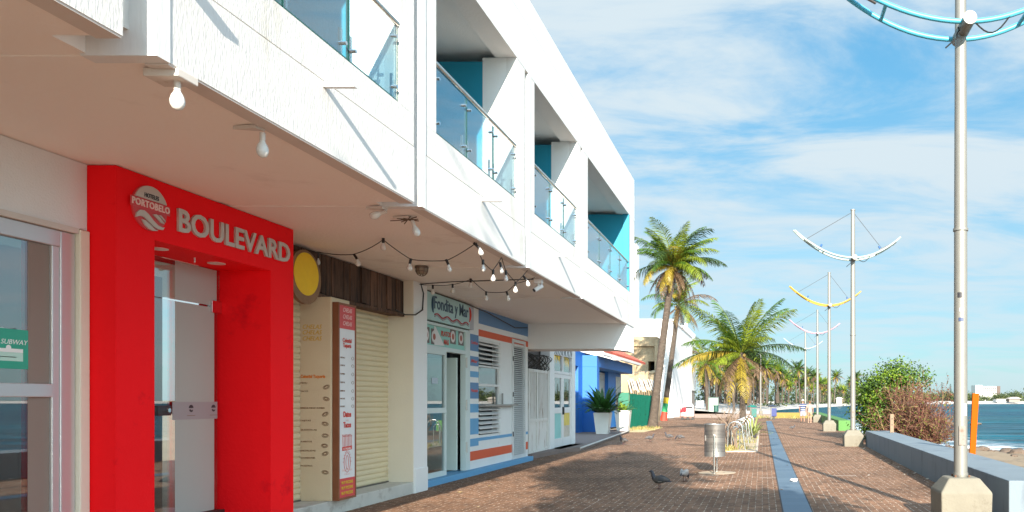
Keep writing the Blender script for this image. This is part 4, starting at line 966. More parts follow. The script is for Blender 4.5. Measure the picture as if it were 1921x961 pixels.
POT=pm('white_concrete_pot',(.58,.55,.50),.8,var=.08,bump=.003,dirt=(.4,.36,.3),dscale=2,dthr=.62)
def strap_plant(mb,c,n,L,seed,wid=.07,mi=0,spread=1.):
    rr=random.Random(seed)
    for k in range(n):
        a=rr.uniform(0,2*pi); e=rr.uniform(.35,1.35)*1.0; l=L*rr.uniform(.6,1.1)
        p=Vector(c)+Vector((cos(a),sin(a),0))*rr.uniform(0,.12); d=Vector((cos(a)*cos(e)*spread,sin(a)*cos(e)*spread,sin(e)))
        s=Vector((-sin(a),cos(a),0)); pts=[]
        N_=6
        for i in range(N_+1):
            pts.append((p.copy(), wid*(.5+1.0*sin(pi*min(1,(i/N_)*.85+.12)))*(1 if i<N_ else .1)))
            p=p+d*(l/N_); d=(d+Vector((0,0,-.16*(i+1)/3))).normalized()
        V=[];FS=[]
        for q,w_ in pts: V+=[q-s*w_*.5,q+s*w_*.5-Vector((0,0,.01))]
        for i in range(N_): FS.append((2*i,2*i+1,2*i+3,2*i+2))
        mb.add(V,FS,mi)
def planter(x,y,h,wt,wbm,label,seed,n,L,cols):
    t=thing('potted_plant',label,'potted plant',(x,y,.12),'planters in front of the blue shop')
    z=.12
    MB().loft([((x,y,z),(wbm*.707,wbm*.707,0),(-wbm*.707,wbm*.707,0)),((x,y,z+h),(wt*.707,wt*.707,0),(-wt*.707,wt*.707,0)),((x,y,z+h),(wt*.62,wt*.62,0),(-wt*.62,wt*.62,0)),((x,y,z+h-.06),(wt*.61,wt*.61,0),(-wt*.61,wt*.61,0))],4).build('pot',POT,t)
    b=MB(); strap_plant(b,(x,y,z+h-.1),n,L,seed,.11); b.build('foliage',[leafmat('strap_leaf_'+str(seed),cols)],t)
yp=gy(814,.12); planter(gx(1131,yp),yp,.95,.50,.36,'large white pot with dark strap-leaved plant, nearer of two',5,110,1.45,(.035,.10,.02))
yp=gy(808,.12); planter(gx(1169,yp),yp,1.0,.52,.38,'white pot with small yellow-green plant beside the green fence',6,22,.6,(.17,.26,.03))

# ------------------------------------------------------------------ green fence
GF=pm('green_corrugated',(.004,.085,.055),.8,spec=.15,var=.2,scale=2,dirt=(.004,.04,.025),dscale=3,dthr=.55)
fe=thing('green_fence','bright green corrugated sheet fence beside the palm trunk','fence',(-7.5,49,0))
b=MB(); V=[];FS=[]; n=90
p0,p1=Vector((-7.72,45.8)),Vector((-7.35,53.5)); tdir=(p1-p0).normalized(); nn_=Vector((tdir.y,-tdir.x))
for i in range(n+1):
    q=p0.lerp(p1,i/n)+nn_*(.06*sin(i*1.05)); zt=2.02-.1*i/n+random.uniform(-.03,.03)
    V+=[(q.x,q.y,0),(q.x,q.y,zt)]
for i in range(n): FS.append((2*i,2*i+2,2*i+3,2*i+1))
b.add(V,FS).build('corrugated_sheet',GF,fe)
MB().box(-8.35,-7.74,45.75,45.85,0,2.08).build('plain_panel',pm('dark_green_board',(.015,.14,.085),.6,var=.1),fe)
for q in (0,.5,1): 
    p=p0.lerp(p1,q); MB().box(p.x-.12,p.x-.06,p.y-.04,p.y+.04,0,1.95).build('post',pm('dark_green_board',(.015,.14,.085),.6),fe)

# ------------------------------------------------------------------ ruin and white buildings behind
RU=pm('ruin_concrete',(.33,.245,.15),.9,var=.2,scale=1.2,bump=.05,bscale=3,dirt=(.19,.13,.075),dscale=1.0,dthr=.52)
ru=thing('ruined_building','half demolished beige concrete building behind the green fence','ruin',(-9.3,59,0))
Yr=58
xr=lambda px: gx(px,Yr); zr=lambda py: gz(py,Yr)
b=MB(); b.box(xr(1160),xr(1205),Yr,Yr+6,0,zr(650)); b.box(xr(1205),xr(1233),Yr,Yr+1.6,zr(678),zr(650)); b.box(xr(1205),xr(1216),Yr,Yr+1.6,0,zr(678)); b.box(xr(1205),xr(1234),Yr+.05,Yr+1.5,0,zr(699)); b.box(xr(1229),xr(1233),Yr,Yr+1.6,zr(699),zr(678)); b.build('wall',RU,ru)
MB().box(xr(1160),xr(1233),Yr-.2,Yr+1.7,zr(650),zr(632)).build('cornice',RU,ru)
MB().box(xr(1216),xr(1229),Yr+1.5,Yr+1.6,zr(699),zr(678)).build('dark_opening',DARK,ru)
MB().box(xr(1184),xr(1190),Yr-.35,Yr,0,zr(633)).build('column_stub',RU,ru); MB().box(xr(1229),xr(1235),Yr-.3,Yr,zr(700),zr(633)).build('column_stub',RU,ru)
MB().box(xr(1160),xr(1182),Yr-.03,Yr,zr(654),zr(650.5)).build('painted_shadow',DARK,ru)  # solid dark strip painted in as shade under the cornice
b=MB()
for k in range(26):
    p=xr(random.uniform(1160,1233)); z=zr(random.uniform(698,716)); s=random.uniform(.25,.6)
    b.ico((p,Yr-.6+random.uniform(-.5,.3),z),s,1,0,1.3,1,.5)
b.build('rubble',RU,ru,kind='stuff')
MB().box(xr(1160),xr(1232),Yr-1.4,Yr-.001,0,zr(704)).build('lower_wall',RU,ru)
b=MB()
for k in range(14):
    xx=xr(1185)+k*.16; b.tube([(xx,Yr-1.5,zr(714)+random.uniform(-.1,.1)),(xx+.5,Yr-3.0,zr(735)+random.uniform(-.1,.1))],.05,4)
b.build('canopy_frame',pm('pale_timber',(.5,.45,.4),.8),ru)
wt=thing('white_building','plain white block behind the palm trunks','building',(-10,80,0))
Yw=74; MB().box(-16,gx(1262,Yw),Yw,Yw+20,0,gz(602,Yw)).build('wall',SMOOTHW,wt)
MB().box(-16,gx(1262,Yw)+.1,Yw-.1,Yw+20,gz(602,Yw),gz(599,Yw)).build('roof_edge',SMOOTHW,wt)
w2=thing('white_annex','white overhanging block with dark underside right of the leaning palm','building',(-10,100,0))
Ya=97; MB().box(-20,gx(1287,Ya),Ya,Ya+14,gz(731,Ya),gz(610,Ya)).build('upper_block',SMOOTHW,w2)
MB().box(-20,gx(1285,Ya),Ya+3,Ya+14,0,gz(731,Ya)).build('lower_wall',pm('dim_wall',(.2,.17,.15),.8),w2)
MB().box(gx(1278,Ya),gx(1284,Ya),Ya+4,Ya+5,gz(610,Ya),gz(600,Ya)).build('roof_tank',pm('grey_tank',(.4,.42,.45),.6),w2)
w3=thing('white_tower','tall narrow white building edge just beyond the hotel','building',(-12,50,0))
Yt=68; MB().box(-22,gx(1194,Yt),Yt,Yt+1.5,4.2,gz(457,Yt)).build('wall',SMOOTHW,w3)
MB().box(-22,gx(1190,Yt),Yt+.1,Yt+1.4,0,4.2).build('lower_wall',SMOOTHW,w3)
# ------------------------------------------------------------------ vegetation
LG=leafmat('palm_green',(.062,.125,.014)); LY=leafmat('palm_yellow_green',(.17,.215,.018)); LO=leafmat('palm_gold',(.27,.20,.025)); LB=leafmat('palm_dead',(.15,.095,.055)); LD=leafmat('palm_dark_green',(.035,.065,.014))
PALMM=[LG,LY,LO,LB,LD]
def trunk_mat(name,c):
    if name in MATS: return MATS[name]
    m,nt_,b=nodes_of(name); nd=nt_.nodes; lk=nt_.links.new
    tc=nd.new('ShaderNodeTexCoord'); wv=nd.new('ShaderNodeTexWave'); wv.bands_direction='Z'; wv.inputs['Scale'].default_value=5.5; wv.inputs['Distortion'].default_value=5; wv.inputs['Detail'].default_value=3; lk(tc.outputs['Object'],wv.inputs['Vector'])
    n=nd.new('ShaderNodeTexNoise'); n.inputs['Scale'].default_value=6; n.inputs['Detail'].default_value=6; lk(tc.outputs['Object'],n.inputs['Vector'])
    mm=nd.new('ShaderNodeMath'); mm.operation='MULTIPLY'; lk(wv.outputs['Fac'],mm.inputs[0]); lk(n.outputs['Fac'],mm.inputs[1])
    r=nd.new('ShaderNodeValToRGB'); r.color_ramp.elements[0].position=.1; r.color_ramp.elements[0].color=tuple(x*.65 for x in c)+(1,); r.color_ramp.elements[1].position=.5; r.color_ramp.elements[1].color=tuple(x*1.15 for x in c)+(1,)
    lk(mm.outputs[0],r.inputs[0]); lk(r.outputs[0],b.inputs['Base Color']); b.inputs['Roughness'].default_value=.9
    bp=nd.new('ShaderNodeBump'); bp.inputs['Distance'].default_value=.12; lk(mm.outputs[0],bp.inputs['Height']); lk(bp.outputs[0],b.inputs['Normal'])
    MATS[name]=m; return m
TRUNK=trunk_mat('palm_bark',(.165,.125,.095))
def frond(mb,base,az,el,L,droop,m,nl,lw,hang,rr,ll=.27,rach=True):
    d=Vector((cos(az)*cos(el),sin(az)*cos(el),sin(el))); p=Vector(base); side=Vector((-sin(az),cos(az),0))
    tw=rr.uniform(-.35,.35); st=16; pts=[p.copy()]; ds=[d.copy()]
    e=el
    for i in range(st):
        p=p+d*(L/st); pts.append(p.copy()); s=(i+1)/st
        e=el-droop*s**1.4
        a2=az+tw*s*.5
        d=Vector((cos(a2)*cos(e),sin(a2)*cos(e),sin(e))); ds.append(d.copy())
    if rach: mb.tube(pts,[.035*L/3*(1-.85*i/st) for i in range(st+1)],3,False,m if m!=0 else 1)
    for k in range(nl):
        s=.10+.90*k/(nl-1)+rr.uniform(-.012,.012); s=min(max(s,.05),1); f=s*st; i=min(int(f),st-1); u=f-i
        c=pts[i].lerp(pts[i+1],u); t=ds[i].lerp(ds[i+1],u).normalized()
        sd=side; up=t.cross(sd)*-1
        l=L*ll*(sin(pi*min(1,.12+.80*s)))**.7*rr.uniform(.8,1.1)
        if s>.9: l*=.75
        for sg in (-1,1):
            fw=.55+.55*s
            dr=(sd*sg+t*fw+up*rr.uniform(.1,.35)).normalized()
            q1=c+dr*l*.5; dr2=(dr+Vector((0,0,-hang*rr.uniform(.8,1.9)))).normalized(); q2=q1+dr2*l*.5
            wv=t*lw*.5
            mb.add([c-wv*.6,c+wv*.6,q1+wv,q1-wv,q2],[(0,1,2,3),(3,2,4)],m)
def palm(name,label,base,top,r0,r1,nf,L,seed,group=None,nl=30,lw=.055,lean=.5,dead=8,colw=(.35,.3,.2,.0,.15),cat='palm',painted=None,nt_seg=14,world=True,dr=1.):
    rr=random.Random(seed)
    t=thing(name,label,cat,base,group)
    base=Vector(base);top=Vector(top); pts=[];rs=[]
    for i in range(nt_seg+1):
        s=i/nt_seg; p=base.lerp(top,s); k=s**(1+lean)
        p.x=base.x+(top.x-base.x)*k; p.y=base.y+(top.y-base.y)*k
        pts.append(p); rs.append((r0*1.35 if i==0 else r0+(r1-r0)*s)*(1+.05*(i%2)))
    if painted:
        lo=[p for p in pts]
        # the lower trunk is painted in bands
        nseg=40; P=[];RS=[]
        for i in range(nseg+1):
            s=i/nseg; k=s**(1+lean); P.append(Vector((base.x+(top.x-base.x)*k,base.y+(top.y-base.y)*k,base.z+(top.z-base.z)*s))); RS.append((r0*(1.35-.35*min(1,s*14))+(r1-r0)*s))
        b=MB(); b.tube(P,RS,10)
        nq=10
        for i in range(nseg):
            z=P[i].z-base.z; mi=0
            for q,(za,zb) in enumerate(painted):
                if za<=z<zb: mi=q+1
            for j in range(nq): b.m[i*nq+j]=mi
        b.build('trunk',[TRUNK,pm('paint_red',(.45,.04,.02),.7,var=.2),pm('paint_green',(.02,.25,.10),.7,var=.2),pm('paint_yellow',(.62,.42,.02),.7,var=.2)],t,smooth=60)
    else: MB().tube(pts,rs,10).build('trunk',TRUNK,t,smooth=60)
    b=MB(); c=pts[-1]; mids=[0,1,2,3,4]
    for k in range(nf):
        u=k/(nf-1); az=k*2.39996+rr.uniform(-.7,.7); el=1.45-1.55*u+rr.uniform(-.15,.15); 
        m=rr.choices(mids,colw)[0]
        if u<.3 and m in (2,3): m=1
        if u>.8 and rr.random()<.4*dr: m=rr.choice((2,3))
        frond(b,c+Vector((cos(az),sin(az),0))*r1*.5,az,el,L*rr.uniform(.62,1.1),(.9+.9*u)*dr*rr.uniform(.7,1.2),m,nl,lw,.25+.7*u,rr)
    b.build('crown',PALMM,t)
    if dead:
        b=MB()
        for k in range(dead):
            az=rr.uniform(0,2*pi); frond(b,c-Vector((0,0,.15)),az,-.5+rr.uniform(-.3,.2),L*rr.uniform(.5,.8),.95,3 if rr.random()<.8 else 2,max(8,nl//2),lw*1.2,1.2,rr,.2)
        b.build('dead_fronds',PALMM,t)
    # nuts
    b=MB()
    for k in range(7): 
        a=rr.uniform(0,6.28); b.ico(c+Vector((cos(a)*r1*1.5,sin(a)*r1*1.5,rr.uniform(-.35,0))),.10,1)
    b.build('coconut',pm('coconut_gold',(.24,.16,.04),.6,var=.3),t,kind='stuff')
    return t
palm('palm_tree','tall palm with golden fronds and thick trunk beside the green fence',(-6.45,46.4,0),(-5.25,46.4,9.5),.25,.17,46,3.25,21,nl=54,lw=.046,dead=22,lean=.1,colw=(.36,.34,.12,.04,.2))
palm('palm_tree','leaning palm with red, green and yellow bands painted on its foot',(-7.95,63.5,0),(-6.75,63.5,9.3),.24,.17,20,3.3,22,nl=28,lw=.07,dead=14,lean=.0,colw=(.35,.3,.15,.1,.1),painted=[(.0,.62),(.62,1.25),(1.25,1.75)])
palm('palm_tree','shorter green palm rising among the bicycle hoops in mid promenade',(-.95,39.5,0),(-1.07,39.5,4.0),.17,.15,28,3.6,25,nl=50,lw=.05,dead=12,lean=0,colw=(.5,.3,.02,.0,.2),dr=.6)
palm('palm_tree','yellowing palm with hanging fronds behind the map sign',(-7.3,106,0),(-7.6,106,6.6),.26,.2,22,4.6,27,nl=22,lw=.13,dead=14,lean=0,colw=(.2,.3,.35,.15,.0))
palm('palm_tree','slim palm between the map sign and the middle palm',(-4.2,118,0),(-4.6,118,7.2),.2,.16,20,4.0,29,nl=18,lw=.13,dead=10,lean=0,colw=(.3,.3,.2,.1,.1))
palm('palm_tree','palm directly behind the bicycle hoop palm, brown skirt of fronds',(-2.2,126,0),(-2.4,126,6.4),.2,.16,20,4.0,30,nl=18,lw=.13,dead=14,lean=0,colw=(.25,.25,.2,.25,.1))
# distant palm grove: three kinds copied along the beach
protos=[]
for k in range(3):
    p=palm('beach_palm','distant coconut palm in the grove along the white beach',(0,0,0),((.5,-.6,.2)[k],0,(7.6,9.2,6.4)[k]),.2,.14,22,3.4,60+k,'palms of the grove along the far beach',nl=11,lw=.26,dead=16,nt_seg=6,lean=.3,colw=(.4,.2,.02,.1,.35),dr=.8)
    protos.append(p)
rg=random.Random(5); spots=[]
for k in range(110):
    px=rg.uniform(1322,1612) if k<90 else rg.uniform(1322,1440)
    Y=rg.uniform(150,230)+max(0,(px-1440))*1.0+(0 if px<1540 else 60)
    spots.append((gx(px,Y),Y))
spots.sort(key=lambda s:s[1])
for i,(x,Y) in enumerate(spots):
    o=protos[i] if i<3 else copy_tree(protos[i%3])
    s=rg.uniform(.55,1.12)*(1.0 if Y<260 else 1.15); o.location=(x,Y,1.0); o.scale=(s,s,s); o.rotation_euler=(0,0,rg.uniform(0,6.28))

def leaf_cloud(mb,blobs,n,size,rr,mi=(0,1,2),flat=.5,clump=0):
    tot=sum(b[3]*b[4]*b[5] for b in blobs)
    for b in blobs:
        k=int(n*b[3]*b[4]*b[5]/tot); cl=None
        for q in range(k):
            if clump:
                if q%clump==0:
                    d=Vector((rr.gauss(0,1),rr.gauss(0,1),rr.gauss(0,1))).normalized(); rad=rr.random()**.4
                    cl=Vector((b[0]+d.x*b[3]*rad,b[1]+d.y*b[4]*rad,b[2]+d.z*b[5]*rad)); cm_=rr.choice(mi); cd=d
                p=cl+Vector((rr.gauss(0,1),rr.gauss(0,1),rr.gauss(0,.8)))*size*(1.3 if clump<15 else 1.7); d=cd; m=cm_
            else:
                d=Vector((rr.gauss(0,1),rr.gauss(0,1),rr.gauss(0,1))).normalized(); rad=rr.random()**.33
                p=Vector((b[0]+d.x*b[3]*rad,b[1]+d.y*b[4]*rad,b[2]+d.z*b[5]*rad)); m=rr.choice(mi)
            nrm=(d*.6+Vector((rr.gauss(0,.6),rr.gauss(0,.6),rr.gauss(0,.6)+flat))).normalized()
            u=nrm.orthogonal().normalized(); u=(Matrix.Rotation(rr.uniform(0,6.28),3,nrm)@u); v=nrm.cross(u); s=size*rr.uniform(.6,1.25)
            mb.add([p-u*s*.55,p+v*s*.3,p+u*s*.55,p-v*s*.3],[(0,1,2,3)],m)
B1=leafmat('seagrape_green',(.07,.135,.012)); B2=leafmat('seagrape_bright',(.15,.225,.018)); B3=leafmat('seagrape_dark',(.03,.06,.010))
bu=thing('green_bush','dense bright green leafy bush behind the second lamp post','bush',(4.9,33,0))
rr=random.Random(12); b=MB()
leaf_cloud(b,[(4.75,32,1.6,1.0,1.3,1.35),(5.2,31.8,2.35,.8,.9,.8),(4.35,32.4,1.35,.75,1.1,1.25),(5.6,32,2.75,.6,.7,.5),(6.1,32.2,2.4,.9,.8,.55),(4.5,30.6,.85,.6,.8,.85)],13500,.11,rr,(0,0,1,1,2,2),.4,20)
b.build('foliage',[B1,B2,B3],bu)
b=MB()
for k in range(26):
    a=rr.uniform(0,6.28); b.tube([(4.9,33,0),(4.9+cos(a)*.3,33+sin(a)*.4,.9),(4.9+cos(a)*rr.uniform(.4,.9),33+sin(a)*rr.uniform(.4,1),rr.uniform(1.6,2.6))],[.04,.025,.008],5)
b.build('branches',pm('bush_bark',(.13,.09,.06),.9),bu)
db=thing('dry_bush','reddish brown bush of bare tangled twigs beside the sea','bush',(5.6,30,0))
b=MB(); rr=random.Random(14); lv=MB()
for k in range(900):
    a=rr.uniform(0,6.28); x0=5.72+rr.gauss(0,.34); y0=30+rr.gauss(0,.45); el=math.acos(rr.random()**.8*.98); ln_=rr.uniform(1.5,2.75)*(1-.18*sin(el))
    d=Vector((cos(a)*sin(el)*.62,sin(a)*sin(el)*1.0,cos(el)*1.02)); p0=Vector((x0,y0,-.05)); w_=Vector((rr.gauss(0,.14),rr.gauss(0,.14),rr.gauss(.05,.12)))
    p1=p0+d*ln_*.4+w_; p2=p0+d*ln_*.75+w_*1.3+Vector((rr.gauss(0,.08),rr.gauss(0,.08),0)); p3=p0+d*ln_+w_+Vector((rr.gauss(0,.16),rr.gauss(0,.16),rr.gauss(0,.1)))
    b.tube([p0,p1,p2,p3],[.014,.011,.008,.004],3,False,1 if rr.random()<.16 else 0)
    for q in range(5):
        s=rr.random(); c=p1.lerp(p2,s) if q<2 else p2.lerp(p3,s); dd=(d*.5+Vector((rr.gauss(0,.7),rr.gauss(0,.7),rr.gauss(.15,.6)))).normalized()*rr.uniform(.15,.45)
        b.tube([c,c+dd*.6+Vector((rr.gauss(0,.03),0,.03)),c+dd],[.007,.005,.0025],3,False,1 if rr.random()<.2 else 0)
        for z in range(2):
            p=c+dd*rr.random(); u=Vector((rr.gauss(0,1),rr.gauss(0,1),rr.gauss(0,1))).normalized(); v=u.orthogonal(); s2=rr.uniform(.025,.055)
            lv.add([p-u*s2,p+v*s2*.5,p+u*s2,p-v*s2*.5],[(0,1,2,3)],1 if rr.random()<.22 else 0)
b.build('twigs',[pm('dry_red_twig',(.12,.05,.034),.9,var=.3),pm('dry_straw_twig',(.22,.15,.07),.9,var=.3)],db)
lv.build('foliage',[leafmat('withered_leaf',(.13,.052,.03)),leafmat('withered_green',(.12,.14,.02))],db)

# far right woods and buildings
FT=[leafmat('far_leaf_a',(.075,.10,.035),.3),leafmat('far_leaf_b',(.11,.13,.04),.3),leafmat('far_leaf_c',(.045,.065,.03),.3)]
rr=random.Random(8); protos=[]
for k in range(3):
    t=thing('far_tree','round green tree of the wooded far shore','tree',(0,0,0),'broad trees on the far shore')
    b=MB(); h=(7,9,6)[k]
    bl=[(rr.uniform(-2.5,2.5),rr.uniform(-2.5,2.5),h*rr.uniform(.4,.75),rr.uniform(2,3.3),rr.uniform(2,3),rr.uniform(1.5,2.4)) for _ in range(6)]
    leaf_cloud(b,bl,420,1.1,rr,(0,1,2),.4,4); b.build('crown',FT,t)
    MB().tube([(0,0,-1),(.2,0,h*.6)],[.35,.2],6).build('trunk',TRUNK,t); protos.append(t)
i=0
for k in range(64):
    px=rr.uniform(1590,1960); Y=rr.uniform(560,680)+max(0,px-1700)*.25
    if px<1640: Y=rr.uniform(430,520)
    o=protos[i] if i<3 else copy_tree(protos[i%3]); i+=1
    s=rr.uniform(.75,1.1)*(.68 if 1815<px<1890 else 1); 
    if px>1880: s*=1.15
    o.location=(gx(px,Y),Y,1.2); o.scale=(s*1.2,s,s); o.rotation_euler=(0,0,rr.uniform(0,6.28))
def mass(name,x0,x1,n,seed,label):
    r_=random.Random(seed); b=MB()
    bl=[]
    for k in range(n):
        px=x0+(x1-x0)*k/(n-1); Y=(215+max(0,px-1440)*1.3) if px<1610 else 640+ (px-1610)*.3
        s=Y/200
        bl.append((gx(px,Y),Y+20,2.6 if px<1610 else 1.5,2.6*s,2.6*s,(3.3 if px<1610 else 1.5)*s*r_.uniform(.7,1.2)))
    leaf_cloud(b,bl,n*300,.9*(1.0 if x0<1600 else 1.8),r_,(0,1,2),.4,4)
    return b.build(name,FT,kind='stuff')
mass('undergrowth',1300,1610,34,3,''); mass('far_undergrowth',1600,1960,40,4,'')
for (px,h,lb) in ((1767,30,'taller dark conifer on the far shore left of the near lamp post'),(1783,27,'slender dark conifer on the far shore beside the near lamp post')):
    Y=620; t=thing('conifer_tree',lb,'tree',(gx(px,Y),Y,1)); b=MB(); H=Y/F*(h+6)
    for q in range(14):
        z=1+H*(.25+.75*q/13); r=(1-q/14)*2.6+.3
        for w_ in range(9): 
            a=rr.uniform(0,6.28); c=Vector((gx(px,Y),Y,z)); e=c+Vector((cos(a)*r,sin(a)*r,-.4)); s=Vector((-sin(a),cos(a),0))*.55
            b.add([c-s*.4,c+s*.4,e+s,e-s],[(0,1,2,3)],2)
    b.build('crown',FT,t); MB().tube([(gx(px,Y),Y,0),(gx(px,Y),Y,H+.6)],[.35,.05],5).build('trunk',TRUNK,t)
Y=760; fx=lambda p: gx(p,Y); fz=lambda p: gz(p,Y)
fh=thing('far_hotel','white four storey hotel rising over the trees across the bay','building',(fx(1853),Y,1))
MB().box(fx(1829),fx(1842),Y-2,Y+14,0,fz(723)).build('stair_block',SMOOTHW,fh); MB().box(fx(1842),fx(1870),Y,Y+14,0,fz(725)).build('main_block',SMOOTHW,fh); MB().box(fx(1870),fx(1876),Y-1,Y+14,0,fz(724.5)).build('brown_block',pm('dark_brown_cladding',(.09,.06,.05),.7),fh)
for r_ in range(3):
    for c in range(7):
        xx=fx(1844+c*3.7); z=fz(728.5+r_*4.2); MB().box(xx,xx+1.25,Y-.06,Y+.02,z-1.0,z+.5).build('window',DARK,fh)
for r_ in range(2): MB().box(fx(1833),fx(1837),Y-2.03,Y-1.98,fz(731+r_*4.5)-.5,fz(731+r_*4.5)+.5).build('window',DARK,fh)
Y=600; fh=thing('beach_house','small white flat-roofed house on the far beach','building',(fx(1874),Y,1))
MB().box(gx(1866,Y),gx(1882,Y),Y-6,Y+4,.5,gz(749,Y)).build('wall',SMOOTHW,fh); MB().box(gx(1864,Y),gx(1884,Y),Y-7,Y+4,gz(749,Y),gz(748,Y)).build('roof',CONC,fh)
for c in range(4): MB().box(gx(1868+c*3.6,Y),gx(1870+c*3.6,Y),Y-6.04,Y-5.98,gz(754,Y),gz(751,Y)).build('window',DARK,fh)
fh=thing('beach_pavilion','long low grey roofed pavilion among trees at the right of the far shore','building',(gx(1900,Y),Y,1))
MB().prism([(gx(1888,Y),gz(748.5,Y)),(gx(1914,Y),gz(748.5,Y)),(gx(1906,Y),gz(745,Y)),(gx(1896,Y),gz(745,Y))],'y',Y-4,Y+4).build('roof',pm('thatch_grey',(.34,.30,.26),.9),fh); MB().box(gx(1891,Y),gx(1911,Y),Y-3,Y+3,.5,gz(748.5,Y)).build('wall',pm('dim_wall',(.2,.17,.15),.8),fh)
Y=300; fh=thing('beach_hut','tiny beige lookout hut with a pale roof on the beach','hut',(gx(1574,Y),Y,1))
MB().box(gx(1569,Y),gx(1579,Y),Y-1,Y+1,.5,gz(748,Y)).build('wall',CREAM,fh); MB().prism([(gx(1567,Y),gz(748,Y)),(gx(1581,Y),gz(748,Y)),(gx(1576,Y),gz(745.5,Y)),(gx(1572,Y),gz(745.5,Y))],'y',Y-1.4,Y+1.4).build('roof',pm('pale_roof',(.6,.55,.48),.8),fh)

# ------------------------------------------------------------------ sea wall, lamps
SW=pm('grey_blue_wall_paint',(.145,.18,.205),.8,var=.12,scale=1.2,bump=.004,bscale=20,dirt=(.095,.12,.15),dscale=1.6,dthr=.54,stretch=(1,1,.3))
wl=thing('sea_wall','low grey-blue seat wall between the brick promenade and the beach','wall',(3.5,19,0))
def front_x(y): return 3.27+(y-10.46)*(.38/17.44)
b=MB()
ysq=[10.46+17.4*k/9 for k in range(10)]
for a,c in zip(ysq,ysq[1:]):
    for (z0,z1,e) in ((-.6,.54,0),):
        b.add([(front_x(a),a,z0),(front_x(a)+.84,a,z0),(front_x(c)+.84,c-.006,z0),(front_x(c),c-.006,z0),(front_x(a),a,z1),(front_x(a)+.84,a,z1),(front_x(c)+.84,c-.006,z1),(front_x(c),c-.006,z1)],[(3,2,1,0),(4,5,6,7),(0,1,5,4),(1,2,6,5),(2,3,7,6),(3,0,4,7)])
b.build('wall_body',SW,wl,bevel=.012)
GWM=pm('green_wall_paint',(.06,.17,.035),.75,var=.12,dirt=(.045,.12,.03),dscale=1.6,dthr=.6)
gw=thing('green_wall','low bright green seat wall past the leafy bush','wall',(4.3,55,0))
MB().add([(4.06,42,-.6),(4.72,42,-.6),(5.3,72,-.6),(4.65,72,-.6),(4.06,42,.55),(4.72,42,.55),(5.3,72,.55),(4.65,72,.55)],[(3,2,1,0),(4,5,6,7),(0,1,5,4),(1,2,6,5),(2,3,7,6),(3,0,4,7)]).build('wall_body',GWM,gw,bevel=.012)
ow=thing('ochre_wall','low ochre yellow wall closing the end of the promenade','wall',(2.2,73,0))
MB().box(1.1,3.9,72.8,73.4,-.01,.5).build('wall_body',pm('ochre_paint',(.22,.15,.03),.8,var=.1),ow,bevel=.01)

